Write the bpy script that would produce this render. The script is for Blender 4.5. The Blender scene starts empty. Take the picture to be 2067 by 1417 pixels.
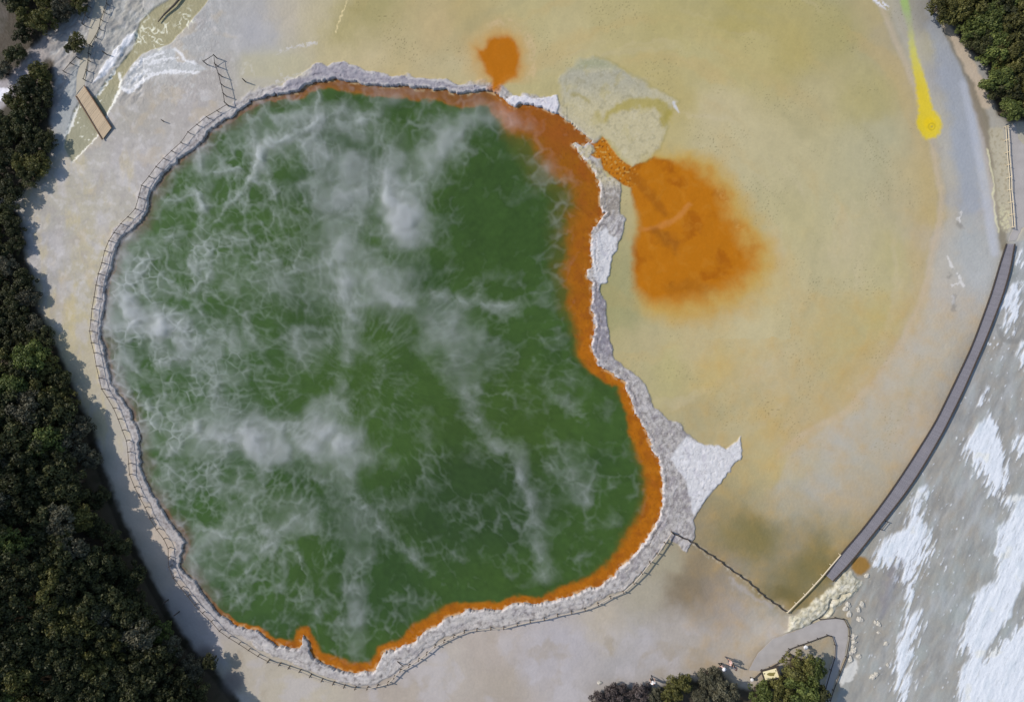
import bpy, bmesh, math, random
import numpy as np
from mathutils import Vector, Matrix

# ------------------------------------------------------------------ basics
MPP = 0.06                     # metres of ground per pixel of the plan I traced
CX, CY = 1033.5, 708.5
H = 75.0                       # drone height
SUN_EL = math.radians(38.0)
SUN_AZ = (-0.94, 0.34)         # horizontal direction towards the sun
KL = np.array([1.0, 1.035, 1.015])                      # light level: displayed colour = albedo * KL
random.seed(7)
rng = np.random.default_rng(11)
scene = bpy.context.scene
COL = scene.collection

def W(px, py, z=0.0):
    return Vector(((px - CX) * MPP, (CY - py) * MPP, z))

def lin(c):
    c = np.asarray(c, np.float64) / 255.0
    return np.where(c <= 0.04045, c / 12.92, ((c + 0.055) / 1.055) ** 2.4)

def alb(c):
    return lin(c) / KL

# ------------------------------------------------------------------ noise
PERM = np.concatenate([rng.permutation(256)] * 2).astype(np.int32)
ANG = rng.random(256) * 2 * np.pi
GX, GY = np.cos(ANG).astype(np.float32), np.sin(ANG).astype(np.float32)

def perlin(x, y, seed=0):
    x = np.asarray(x, np.float32) + seed * 37.31
    y = np.asarray(y, np.float32) + seed * 19.77
    xi = np.floor(x).astype(np.int32); yi = np.floor(y).astype(np.int32)
    xf = x - xi; yf = y - yi
    xi &= 255; yi &= 255
    x1 = (xi + 1) & 255; y1 = (yi + 1) & 255
    def g(a, b, dx, dy):
        h = PERM[PERM[a] + b]
        return GX[h] * dx + GY[h] * dy
    u = xf * xf * xf * (xf * (xf * 6 - 15) + 10)
    v = yf * yf * yf * (yf * (yf * 6 - 15) + 10)
    a = g(xi, yi, xf, yf); b = g(x1, yi, xf - 1, yf)
    c = g(xi, y1, xf, yf - 1); d = g(x1, y1, xf - 1, yf - 1)
    r = a + u * (b - a)
    return (r + v * ((c + u * (d - c)) - r)) * 1.5

def fbm(x, y, size, octv=4, seed=0, gain=0.5):
    s = 0; amp = 1; tot = 0; f = 1.0 / size
    for o in range(octv):
        s = s + amp * perlin(x * f, y * f, seed + o * 3)
        tot += amp; amp *= gain; f *= 2.03
    return s / tot

def worley(x, y, size, seed=0):
    x = np.asarray(x, np.float32) / size + seed * 5.3
    y = np.asarray(y, np.float32) / size + seed * 9.1
    xi = np.floor(x).astype(np.int32); yi = np.floor(y).astype(np.int32)
    f1 = np.full(x.shape, 9.0, np.float32); f2 = f1.copy()
    for dx in (-1, 0, 1):
        for dy in (-1, 0, 1):
            a = (xi + dx) & 255; b = (yi + dy) & 255
            h = PERM[PERM[a] + b]
            px = xi + dx + (h / 255.0) * 0.9 + 0.05
            py = yi + dy + (PERM[h] / 255.0) * 0.9 + 0.05
            d = np.sqrt((px - x) ** 2 + (py - y) ** 2)
            f2 = np.where(d < f1, f1, np.minimum(f2, d)); f1 = np.minimum(f1, d)
    return f1, f2

def ss(a, b, t):
    t = np.clip((t - a) / (b - a), 0, 1)
    return t * t * (3 - 2 * t)

def sdf(poly, X, Y, margin=60.0):
    """signed distance in plan pixels, positive inside; -margin far away"""
    P = np.asarray(poly, np.float32)
    x0, y0 = P.min(0) - margin; x1, y1 = P.max(0) + margin
    out = np.full(X.shape, -margin, np.float32)
    m = (X > x0) & (X < x1) & (Y > y0) & (Y < y1)
    if not m.any():
        return out
    x = X[m]; y = Y[m]
    d2 = np.full(x.shape, 1e9, np.float32); ins = np.zeros(x.shape, bool)
    n = len(P)
    for i in range(n):
        ax, ay = P[i]; bx, by = P[(i + 1) % n]
        ex, ey = bx - ax, by - ay
        L = ex * ex + ey * ey + 1e-9
        t = np.clip(((x - ax) * ex + (y - ay) * ey) / L, 0, 1)
        dx = x - ax - t * ex; dy = y - ay - t * ey
        np.minimum(d2, dx * dx + dy * dy, out=d2)
        if ay != by:
            c = (ay > y) != (by > y)
            ins ^= c & (x < ex * (y - ay) / (by - ay) + ax)
    d = np.sqrt(d2)
    out[m] = np.where(ins, d, -d)
    return out

def dline(pts, X, Y, margin=40.0):
    """distance to an open polyline and radius interpolated along it (x, y, r)"""
    P = np.asarray(pts, np.float32)
    out = np.full(X.shape, margin, np.float32)
    x0, y0 = P[:, :2].min(0) - margin; x1, y1 = P[:, :2].max(0) + margin
    m = (X > x0) & (X < x1) & (Y > y0) & (Y < y1)
    x = X[m]; y = Y[m]
    best = np.full(x.shape, margin, np.float32)
    for i in range(len(P) - 1):
        ax, ay = P[i, :2]; bx, by = P[i + 1, :2]
        ex, ey = bx - ax, by - ay
        t = np.clip(((x - ax) * ex + (y - ay) * ey) / (ex * ex + ey * ey + 1e-9), 0, 1)
        d = np.hypot(x - ax - t * ex, y - ay - t * ey)
        if P.shape[1] > 2:
            d = d - (P[i, 2] + t * (P[i + 1, 2] - P[i, 2]))
        np.minimum(best, d, out=best)
    out[m] = best
    return out

# ------------------------------------------------------------------ traced outlines
POOL = [(489,219),(513,202),(533,194),(569,190),(604,182),(619,172),(637,163),(670,159),(699,164),(741,170),(776,173),
 (821,173),(842,178),(874,179),(901,179),(913,187),(931,190),(948,187),(972,181),(990,184),(1004,190),(1019,202),
 (1037,215),(1049,210),(1070,210),(1093,216),(1108,224),(1123,227),(1129,230),(1150,246),(1168,261),(1185,277),(1197,285),
 (1186,289),(1178,296),(1165,288),(1156,292),(1167,308),(1185,326),(1200,344),(1209,368),(1213,394),(1215,425),(1221,430),(1213,440),
 (1199,457),(1193,487),(1193,517),(1195,540),(1184,546),(1186,558),(1195,567),(1195,591),(1193,612),(1198,632),(1202,664),
 (1194,706),(1210,736),(1230,750),(1265,773),(1266,786),(1275,810),(1284,836),(1302,866),(1313,887),(1316,905),(1331,928),
 (1334,949),(1340,965),(1338,988),(1340,1009),(1335,1032),(1325,1059),(1310,1082),(1290,1109),(1272,1132),(1254,1147),
 (1237,1165),(1213,1182),(1184,1191),(1151,1203),(1125,1210),(1095,1221),(1069,1219),(1042,1219),(1004,1231),(978,1230),
 (939,1235),(907,1247),(883,1262),(851,1280),(830,1300),(807,1309),(774,1318),(770,1335),(757,1353),(733,1360),(707,1359),
 (680,1353),(654,1341),(633,1330),(624,1312),(618,1294),(612,1283),(607,1309),(577,1309),(557,1303),(539,1288),(515,1274),
 (498,1268),(471,1262),(447,1244),(427,1224),(415,1206),(400,1191),(391,1171),(359,1144),(368,1109),(372,1097),(362,1079),
 (338,1050),(325,1027),(296,979),(285,950),(280,917),(282,879),(264,834),(243,801),(230,785),(222,774),(216,736),(210,706),
 (204,679),(202,662),(207,641),(212,602),(215,564),(225,537),(230,519),(234,499),(243,481),(261,466),(282,451),(296,424),
 (298,396),(314,371),(347,332),(385,302),(409,285),(424,258),(462,237)]
OW = [(520,200,12),(640,165,18),(740,172,22),(850,180,24),(950,190,28),(1020,205,34),(1060,212,62),(1120,228,85),
 (1180,275,84),(1200,340,60),(1215,400,58),(1197,470,52),(1193,540,52),(1195,600,50),(1198,650,48),(1196,700,34),
 (1215,738,24),(1265,775,20),(1280,830,22),(1313,887,40),(1335,940,38),(1340,1000,40),(1325,1060,42),(1290,1110,38),
 (1237,1165,32),(1150,1203,24),(1069,1219,16),(978,1230,16),(907,1247,26),(851,1280,28),(800,1310,20),(772,1325,17),
 (733,1360,25),(680,1353,25),(633,1330,22),(612,1283,18),(577,1309,19),(540,1288,9),(480,1259,8),(427,1224,8),
 (391,1171,5),(362,1079,11),(338,1050,10),(300,980,3),(282,900,3),(243,801,8),(216,736,10),(205,680,5),(215,564,7),
 (261,466,6),(300,400,6),(385,302,6),(462,237,9)]
SPIT = [(1156,292),(1165,288),(1179,298),(1191,293),(1197,308),(1188,320),(1212,338),(1221,356),(1245,363),(1256,372),
 (1254,380),(1253,404),(1251,425),(1263,443),(1254,475),(1245,505),(1233,535),(1227,570),(1213,576),(1211,588),(1222,606),
 (1223,635),(1230,665),(1232,694),(1239,724),(1260,739),(1287,759),(1305,777),(1312,795),(1319,822),(1337,833),(1349,848),
 (1373,853),(1385,872),(1411,893),(1432,899),(1453,897),(1466,906),(1496,881),(1497,919),(1477,946),(1447,982),(1420,1014),
 (1398,1050),(1404,1066),(1403,1085),(1385,1112),(1368,1100),(1350,1090),(1320,1125),(1290,1160),(1262,1188),(1230,1200),
 (1180,1226),(1100,1244),(1020,1262),(960,1267),(905,1282),(860,1310),(820,1340),(790,1362),(760,1380),(725,1384),(690,1376),
 (650,1362),(600,1342),(560,1325),(520,1310),(500,1290),(540,1300),(600,1300),(700,1340),(760,1340),(800,1290),(900,1230),
 (1000,1210),(1100,1200),(1200,1165),(1260,1110),(1315,1050),(1320,960),(1295,880),(1260,800),(1230,765),(1205,745),(1180,700),
 (1185,600),(1175,550),(1185,480),(1200,430),(1195,380),(1180,330)]
WHITE_TRI = [(1385,880),(1411,893),(1432,899),(1453,897),(1466,906),(1496,881),(1497,919),(1477,946),(1447,982),(1420,1014),
 (1400,1040),(1392,1010),(1385,970),(1362,945),(1352,925),(1365,905)]
WHITE_MID = [(1199,475),(1222,458),(1230,470),(1246,480),(1246,505),(1233,535),(1227,570),(1210,577),(1200,560),(1193,540),(1194,500)]
LEDGE = [(489,219),(513,202),(540,186),(598,157),(622,142),(640,127),(660,132),(693,123),(717,133),(738,144),(762,148),
 (794,153),(836,157),(874,160),(904,163),(925,172),(969,172),(990,178),(990,186),(948,189),(931,192),(901,182),(821,176),
 (741,173),(699,167),(670,162),(637,166),(604,185),(533,197)]
WLEDGE = [(1019,203),(1036,193),(1060,196),(1085,200),(1110,196),(1125,192),(1130,208),(1124,229),(1108,227),(1093,219),
 (1070,213),(1049,213),(1037,218)]
LAKE = [(1186,288),(1200,287),(1208,281),(1219,277),(1233,292),(1242,309),(1260,327),(1278,337),(1296,329),(1325,320),(1352,321),
 (1396,330),(1435,345),(1462,377),(1482,416),(1506,463),(1530,496),(1536,532),(1521,561),(1485,591),(1426,612),(1367,624),
 (1308,615),(1278,582),(1275,541),(1278,487),(1290,457),(1278,416),(1272,380),(1242,363),(1219,345),(1210,324),(1192,315),
 (1201,306),(1195,294)]
BLOB2 = [(962,98),(972,100),(980,96),(986,84),(1000,75),(1025,72),(1040,85),(1048,110),(1050,135),(1040,155),(1020,165),
 (1006,180),(997,188),(988,184),(988,175),(995,160),(980,142),(968,120)]
ISLAND = [(1130,195),(1130,160),(1145,140),(1170,122),(1200,115),(1225,122),(1255,140),(1290,160),(1320,180),(1345,190),
 (1372,205),(1360,218),(1342,232),(1346,260),(1332,300),(1315,320),(1290,332),(1278,337),(1258,322),(1240,300),(1232,285),
 (1215,275),(1197,285),(1185,277),(1168,261),(1150,246),(1130,230)]
STREAM = [(421,-20),(421,0),(394,33),(368,62),(341,89),(285,110),(261,136),(243,166),(237,190),(213,234),(196,276),(145,329),
 (130,299),(133,270),(148,225),(160,207),(190,196),(213,166),(237,136),(267,98),(276,68),(282,44),(314,15),(341,0),(345,-20)]
BANK_A = [(186,168),(213,128),(234,99),(258,70),(276,66),(254,98),(226,135),(206,158)]
BANK_B = [(243,178),(262,142),(285,117),(326,102),(356,96),(352,120),(392,128),(420,138),(400,146),(335,143),(296,154),(267,184),(250,186)]
W1 = [(1850,985),(1872,978),(1865,1009),(1859,1044),(1871,1062),(1884,1103),(1868,1130),(1853,1141),(1844,1188),(1836,1218),
 (1834,1245),(1856,1227),(1862,1259),(1844,1306),(1834,1338),(1838,1368),(1836,1420),(1814,1420),(1806,1353),(1806,1318),
 (1824,1265),(1830,1212),(1824,1159),(1815,1130),(1800,1162),(1782,1141),(1757,1127),(1777,1097),(1800,1077),(1827,1065),(1838,1029)]
W2 = [(2030,1000),(2047,1026),(2015,1068),(2006,1103),(2018,1127),(2009,1165),(1965,1200),(1953,1244),(1933,1312),(1956,1321),
 (1935,1362),(1933,1440),(2110,1440),(2110,1000)]
W2GAP = [(2110,1100),(2050,1206),(2041,1241),(2010,1280),(1980,1335),(2000,1318),(2045,1275),(2110,1215)]
W3 = [(1986,852),(1962,867),(1946,908),(1962,935),(1974,950),(1992,985),(2021,1012),(2036,956),(2027,896),(2009,852),(1995,831)]
W4 = [(2039,570),(2063,567),(2058,610),(2051,659),(2033,659),(2024,600)]
W5 = [(2062,690),(2075,690),(2072,740),(2056,730)]
W6 = [(2048,880),(2075,870),(2075,925),(2052,915)]
W7 = [(2044,510),(2060,505),(2062,530),(2048,532)]
W8 = [(1990,775),(1999,780),(1985,812),(1975,812)]
CREST = [(1700,1150),(1722,1158),(1738,1172),(1731,1195),(1700,1217),(1680,1237),(1650,1252),(1610,1271),(1583,1276),(1592,1252),
 (1640,1215),(1680,1183)]
TL_PATH = [(195,-25),(193,0),(183,45),(179,68),(172,95),(163,117),(156,150),(153,193),(170,172),(174,147),(181,120),(184,100),
 (192,79),(206,45),(219,0),(224,-25)]
BR_PATH = [(1512,1352),(1530,1318),(1560,1290),(1620,1267),(1656,1252),(1685,1247),(1702,1250),(1711,1266),(1712,1283),(1705,1324),
 (1693,1353),(1679,1391),(1668,1440),(1646,1440),(1664,1385),(1675,1350),(1684,1325),(1685,1302),(1678,1283),(1668,1282),
 (1630,1296),(1591,1310),(1571,1335),(1535,1354)]
TR_PATH = [(2037,258),(2050,248),(2056,280),(2067,292),(2100,300),(2100,430),(2062,462),(2051,486),(2035,487),(2046,460),(2042,400),(2038,330)]
FOOT = [(-400,395),(10,405),(45,430),(58,500),(74,575),(92,640),(122,700),(150,765),(168,810),(197,870),(217,940),(238,1000),(262,1060),
 (292,1120),(322,1180),(342,1215),(365,1262),(400,1305),(440,1345),(490,1410),(520,1500),(560,1900),(-400,1900)]
FLOORS = [FOOT,
 [(-60,230),(0,215),(30,180),(60,140),(95,112),(118,118),(112,180),(108,250),(112,300),(95,345),(70,380),(35,405),(-60,420)],
 [(-60,-60),(200,-60),(188,0),(150,35),(95,75),(60,115),(25,160),(0,172),(-60,180)],
 [(1885,-60),(1890,10),(1912,45),(1935,90),(1962,118),(1988,142),(1993,200),(2012,240),(2032,256),(2060,252),(2130,240),(2130,-60)],
 [(1190,1440),(1200,1395),(1240,1378),(1320,1385),(1360,1362),(1410,1365),(1440,1340),(1485,1375),(1510,1385),(1560,1365),(1600,1315),(1650,1330),(1655,1440)]]

CP = [(250,60,165,165,150),(300,120,190,190,180),(430,60,170,170,163),(520,60,170,170,168),(580,40,182,174,152),(640,50,187,177,142),
(700,80,165,155,100),(760,40,160,150,90),(800,100,178,164,114),(880,70,185,165,112),(950,40,175,158,100),(1060,40,180,168,112),
(1150,80,186,174,120),(1250,30,178,166,108),(1350,50,176,164,100),(1500,30,170,157,85),(1600,100,172,158,88),(1700,60,166,156,92),
(1750,30,162,155,108),(1650,200,178,167,117),(1750,200,170,160,100),(1500,120,180,168,105),(1400,130,180,170,112),(1450,220,188,176,130),
(1350,200,180,165,100),(1100,140,178,168,118),(800,130,188,170,117),(740,120,190,175,128),(700,110,188,176,135),(560,110,175,172,150),
(600,130,178,170,140),(850,145,190,174,128),(930,150,186,173,126),(300,180,170,165,152),(380,200,172,167,158),(250,250,170,166,152),
(200,350,176,172,156),(260,320,174,170,164),(150,420,178,172,148),(100,450,170,167,152),(115,550,166,163,152),(180,520,182,174,144),
(150,650,182,173,138),(175,750,182,174,146),(230,850,184,178,158),(90,500,164,162,158),(280,980,188,178,158),(330,1100,190,178,158),
(400,1250,172,166,158),(600,1380,182,174,152),(500,1340,180,172,152),(800,1400,174,164,147),(900,1340,180,172,157),(1000,1320,176,166,151),
(1020,1370,170,160,142),(1100,1320,177,172,167),(1150,1290,175,171,168),(1250,1330,167,164,158),(1300,1300,174,170,164),(1380,1280,174,167,154),
(1200,1260,180,170,147),(1300,1220,167,160,137),(1350,1150,167,160,132),(1380,1200,132,119,94),(1400,1140,138,125,98),(1450,1200,145,135,118),
(1480,1230,162,156,146),(1500,1300,178,172,156),(1550,1270,186,181,167),(1430,1330,172,165,150),(1300,680,180,167,118),(1260,620,155,152,102),
(1280,720,177,167,118),(1350,740,180,170,108),(1430,760,194,174,108),(1400,700,187,172,122),(1500,650,192,180,132),(1600,600,188,174,124),
(1550,560,192,178,122),(1700,550,184,174,127),(1600,450,184,174,122),(1700,400,180,172,127),(1750,330,174,168,127),(1600,320,184,174,127),
(1500,280,188,177,130),(1800,280,172,167,127),(1850,350,182,167,117),(1880,420,184,167,112),(1820,520,182,172,117),(1780,640,184,172,107),
(1700,680,182,170,114),(1700,760,182,168,114),(1650,800,184,170,122),(1560,780,190,177,132),(1550,850,190,167,102),(1500,830,182,172,127),
(1400,840,167,157,112),(1560,930,187,174,122),(1520,960,174,162,117),(1620,900,180,174,147),(1700,880,174,172,157),(1780,800,182,174,150),
(1850,700,182,176,157),(1900,600,184,178,162),(1850,850,180,172,152),(1650,980,174,172,157),(1600,1020,167,164,142),(1700,1020,177,167,142),
(1520,1080,124,116,74),(1600,1100,144,139,116),(1480,1050,145,135,97),(1430,1060,148,138,108),(1650,1120,124,116,74),(1700,1080,154,146,114),
(1560,1180,134,128,99),(1600,1200,118,111,72),(1550,1020,163,155,122),(1920,150,152,154,154),(1950,300,160,164,162),(1930,400,152,154,152),
(1960,480,167,172,167),(1990,420,174,170,162),(1900,480,180,174,157),(1980,560,177,180,174),(1870,30,142,142,137),(1800,40,152,150,132),
(1880,100,175,170,142),(1990,300,170,167,154),(2020,330,178,172,146),(2010,400,180,172,142),(2050,600,152,154,147),(2000,750,150,152,144),
(1950,850,150,152,145),(1900,1000,154,154,142),(1850,1100,154,152,137),(1780,1200,152,150,137),(1760,1300,162,160,144),(1800,1380,167,167,154),
(1900,1300,157,160,152),(1930,1200,152,160,150),(2040,1100,165,175,170),(2050,1380,170,175,170),(1960,1000,152,154,148),(60,180,165,160,160),
(100,90,160,150,140),(140,250,160,162,155)]

# ------------------------------------------------------------------ ground grid
STEP = 0.1
def axis(lim):
    core = np.arange(-lim, lim + 1e-6, STEP)
    ext = []; d = STEP; p = lim
    while p < 700:
        d *= 1.28; p += d; ext.append(p)
    ext = np.array(ext)
    return np.concatenate([-ext[::-1], core, ext])
ax = axis(66.0); ay = axis(47.0)
GXX, GYY = np.meshgrid(ax, ay)
GXX = GXX.astype(np.float32); GYY = GYY.astype(np.float32)
PX = GXX / MPP + CX; PY = CY - GYY / MPP
NX, NY = len(ax), len(ay)

def poly_np(poly):
    return np.asarray(poly, np.float32)

# domain warps
wx = fbm(PX, PY, 22, 3, 1) ; wy = fbm(PX, PY, 22, 3, 5)
bx = fbm(PX, PY, 140, 3, 9); by = fbm(PX, PY, 140, 3, 13)
EX = PX + wx * 6; EY = PY + wy * 6            # crisp ragged edges
SX = PX + wx * 12 + bx * 22; SY = PY + wy * 12 + by * 22   # soft stains

# base colour by scattered mineral samples
def scattered(X, Y, pts, e=34.0, power=2.0):
    num = np.zeros(X.shape + (3,), np.float64); den = np.zeros(X.shape, np.float64)
    for (px, py, r, g, b) in pts:
        w = 1.0 / ((X - px) ** 2 + (Y - py) ** 2 + e * e) ** power
        c = alb((r, g, b))
        den += w
        for k in range(3):
            num[..., k] += w * c[k]
    return num / den[..., None]
sub = 4
qx = np.arange(-200, 2300, 12.0); qy = np.arange(-200, 1650, 12.0)
QX, QY = np.meshgrid(qx, qy)
QC = scattered(QX, QY, CP)
fx = np.clip((SX + bx * 14 + 200) / 12.0, 0, len(qx) - 1.001); fy = np.clip((SY + by * 14 + 200) / 12.0, 0, len(qy) - 1.001)
ix = fx.astype(int); iy = fy.astype(int); tx = (fx - ix)[..., None]; ty = (fy - iy)[..., None]
C = (QC[iy, ix] * (1 - tx) + QC[iy, ix + 1] * tx) * (1 - ty) + (QC[iy + 1, ix] * (1 - tx) + QC[iy + 1, ix + 1] * tx) * ty
Z = np.zeros(PX.shape, np.float32)
R = np.full(PX.shape, 0.55, np.float32)       # roughness
B = np.full(PX.shape, 0.25, np.float32)       # strength of fine relief

def mix(mask, rgb, amt=1.0):
    global C
    m = (np.clip(mask, 0, 1) * amt)[..., None]
    C = C * (1 - m) + alb(rgb) * m

fine = fbm(PX, PY, 7, 3, 21); mid = fbm(PX, PY, 34, 4, 31); big = fbm(PX, PY, 160, 4, 41)
# streaky flow on the terrace, along the run-off direction
ca, sa = math.cos(math.radians(35)), math.sin(math.radians(35))
U = PX * ca + PY * sa; V = -PX * sa + PY * ca
flow = fbm(U / 5.0, V, 16, 4, 51)
C *= (1 + 0.055 * mid + 0.06 * big + 0.022 * fine + 0.03 * flow)[..., None]
# ochre and olive drifts on the sinter terrace
ter = ss(1180, 1330, PX) * (1 - ss(1830, 1900, PX + 0.25 * (PY - 500) * 0)) * (1 - ss(860, 980, PY)) + 0
ter = np.maximum(ter, ss(680, 760, PX) * (1 - ss(120, 180, PY)) * (1 - ss(1800, 1860, PX)))
rr_t = np.hypot(SX - 1330, SY - 520); th_t = np.arctan2(SY - 520, SX - 1330)
o1 = fbm(rr_t, th_t * 95.0, 70, 4, 61, 0.45)
mix(ter * ss(0.05, 0.5, o1), (190, 160, 92), 0.36)
mix(ter * ss(0.05, 0.5, -o1), (158, 152, 106), 0.28)
mix(ter * ss(0.15, 0.55, fbm(rr_t, th_t * 60.0, 45, 4, 67)), (198, 184, 146), 0.30)
TERR = [(1000,-120),(1700,-120),(1790,60),(1842,180),(1877,300),(1894,400),(1887,470),(1867,560),(1847,615),(1815,690),(1765,765),(1700,828),(1620,868),(1572,905),(1550,965),(1480,960),(1400,800),(1250,700),(1250,300)]
dte = sdf(TERR, PX + bx * 8 + wx * 3, PY + by * 8 + wy * 3, 90); rside = ss(1535, 1580, PX)
mix(ss(-6 - 14 * ss(780, 880, PY), 6, dte) * (1 - ss(10, 75, dte)) * rside * ss(990, 900, PY), (184, 162, 106), 0.45)
mix(ss(-24, -3, dte) * (1 - ss(-6, 4, dte)) * rside * ss(960, 860, PY), (194, 176, 144), 0.65)
mix(ss(-70, -24, dte) * (1 - ss(-26, -14, dte)) * rside, (184, 178, 160), 0.45)
mix(ter, (186, 180, 158), 0.14)
# dark algae specks
spk = perlin(PX / 3.1, PY / 3.1, 71); clus = ss(-0.1, 0.45, fbm(PX, PY, 90, 3, 73))
mix(ter * ss(0.46, 0.68, spk) * np.maximum(clus, ss(90, 30, np.hypot((PX - 1505) * .8, PY - 415))), (98, 90, 60), 0.62)
# bottom flat: pale and brown patches
bot = ss(1240, 1300, PY) * (1 - ss(1560, 1640, PX))
mix(bot * ss(0.02, 0.3, fbm(SX, SY, 90, 4, 77)), (186, 182, 178), 0.5)
mix(bot * ss(0.10, 0.4, -fbm(SX, SY, 75, 4, 79)), (160, 148, 124), 0.45)
# left beach: ochre streaks
lef = (1 - ss(250, 330, PX)) * ss(270, 340, PY) * (1 - ss(900, 1000, PY))
mix(lef * ss(0.0, 0.4, fbm(PX, PY / 3, 30, 4, 83)), (196, 182, 132), 0.5)
mix(lef * ss(0.05, 0.4, -fbm(PX, PY / 2, 40, 4, 85)), (184, 180, 172), 0.6)

lc = (1 - ss(440, 520, PX)) * (1 - ss(560, 760, PY)) * ss(100, 160, PX + 0.2 * PY)
q7 = fbm(SX, SY, 48, 5, 181, 0.6); q8 = fbm(PX, PY, 16, 4, 183)
mix(lc * ss(0.05, 0.35, q7), (198, 195, 188), 0.45); mix(lc * ss(0.08, 0.4, -q7), (160, 154, 146), 0.5)
mix(lc * ss(0.12, 0.4, q8), (206, 203, 194), 0.35); mix(lc * ss(0.15, 0.45, -q8), (150, 146, 138), 0.35)
mix(lc * ss(0.10, 0.4, fbm(SX, SY, 60, 3, 185)), (192, 176, 142), 0.35)
# pool distance
f9 = fbm(PX, PY, 9, 3, 96)
dp = sdf(POOL, EX, EY, 130) + 2.6 * f9 + 1.4 * perlin(PX / 3.5, PY / 3.5, 77)                   # >0 inside the pool
dout = -dp
# rim shelf outside pool (left and bottom banks)
rimw = 19 + 5 * mid * 2
rim = (dout > -3) * (1 - ss(rimw - 5, rimw + 3, dout)) * (1 - ss(1190, 1240, PX) * (1 - ss(1080, 1180, PY)))
lay_r = perlin(dp / 3.6 + 2.2 * mid, (PX + PY) / 46.0, 89)
mix(rim, (174, 171, 166), 0.85); mix(rim * ss(0.1, 0.5, lay_r), (194, 190, 184), 0.5); mix(rim * ss(0.15, 0.5, -lay_r), (142, 138, 134), 0.5)
cr1, cr2 = worley(PX + wx * 16, PY + wy * 16, 15, 3)
crack = 1 - ss(0.0, 0.10, cr2 - cr1)
# spit and bottom shelf of broken sinter
dsp = sdf(SPIT, EX, EY, 40)
spit = ss(-1, 1.5, dsp) * (dp < 4)
lay = perlin(dp / 3.6 + 2.2 * mid + 1.0 * wx, (PX + PY) / 46.0, 89)
lay2 = perlin(dp / 1.9 + 2.0 * mid, (PX - PY) / 30.0, 88)
grey = fbm(PX, PY, 26, 4, 91)
mix(spit, (172, 168, 158))
mix(spit * ss(-0.05, 0.35, grey), (190, 186, 180), 0.7)
mix(spit * ss(0.1, 0.5, lay), (200, 197, 192), 0.55); mix(spit * ss(0.15, 0.5, -lay), (140, 135, 134), 0.55); mix(spit * ss(0.3, 0.5, lay2), (122, 116, 114), 0.4)
mix(spit * ss(0.05, 0.35, -grey), (148, 142, 142), 0.7)
mix(spit * ss(395, 360, PY) * (PY < 400), (190, 180, 142), 0.9)
mix(spit * ss(560, 600, PY) * (1 - ss(700, 760, PY)), (140, 136, 142), 0.75)
mix(spit * ss(360, 400, PY) * (1 - ss(425, 445, PY)), (150, 142, 125), 0.7)
mix(spit * ss(1150, 1200, PY) * ss(-0.1, 0.4, fbm(PX, PY, 14, 3, 93)), (212, 208, 198), 0.6)
wt = ss(-2, 4, sdf(WHITE_TRI, EX, EY, 30)); wm = ss(-1, 3, sdf(WHITE_MID, EX, EY, 20))
whites = np.maximum(wt, wm)
mix(whites, (208, 208, 203), 0.95)
f9 = fbm(PX, PY, 9, 3, 96); f14 = fbm(PX + wx * 5, PY + wy * 5, 15, 3, 98)
rg = np.maximum(spit * (1 - whites), rim)
mix(rg * ss(0.08, 0.4, f9), (198, 194, 184), 0.6); mix(rg * ss(0.12, 0.42, -f9), (118, 112, 106), 0.6); mix(rg * ss(0.05, 0.02, np.abs(f14)), (108, 102, 98), 0.45)
wc1, wc2 = worley(PX + wx * 14, PY + wy * 14, 34, 21)
mix(whites * ss(0.05, 0.015, np.abs(f14)) * ss(0, 0.3, grey), (160, 158, 156), 0.6)
mix(whites * ss(0.06, 0.015, wc2 - wc1) * ss(-0.3, 0.2, mid), (158, 156, 154), 0.65)
mix(wt * ss(0.05, 0.3, f9), (222, 222, 218), 0.6)
mix(whites * ss(0.1, 0.5, fbm(PX, PY, 18, 4, 95)), (186, 184, 186), 0.6)
lip = ss(4.5, 1.5, dout) * ss(-2, 0.5, dout) * (PX > 470) * ss(-0.25, 0.15, f9 + 0.5 * fine)
mix(lip * np.maximum(spit, 0.4 * rim) * ss(-0.5, 0.1, mid), (212, 206, 198), 0.8)
darkl = ss(3.0, 0.5, np.abs(dout - 7 - 1.5 * mid)) * ss(-0.1, 0.25, fbm(PX, PY, 50, 2, 94))
mix(darkl * np.maximum(spit, rim) * (1 - ss(1180, 1230, PY)), (98, 90, 88), 0.5)
mix(spit * ss(1130, 1200, PY) * ss(0.3, -0.1, np.abs(f9)), (192, 188, 178), 0.6)
led = ss(-1, 2, sdf(LEDGE, EX, EY, 30)) * (dp < 3)
mix(led, (150, 147, 150))
mix(led * ss(0.1, 0.4, -f9), (112, 108, 116), 0.55); mix(led * ss(0.15, 0.4, f9), (184, 182, 178), 0.5)
mix(led * ss(0.0, 0.4, fbm(PX, PY, 10, 3, 97)), (172, 168, 170), 0.5); mix(led * ss(0.1, 0.5, lay), (178, 174, 172), 0.5)
mix(led * (1 - ss(2, 6, np.abs(sdf(LEDGE, EX, EY, 30) - 2))) * (fbm(PX, PY, 16, 2, 99) > -0.1), (200, 196, 186), 0.6)
wl = ss(-1, 2, sdf(WLEDGE, EX, EY, 30)) * (dp < 3)
mix(wl, (212, 210, 208)); mix(wl * ss(0.1, 0.4, fine), (180, 176, 186), 0.6)

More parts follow.
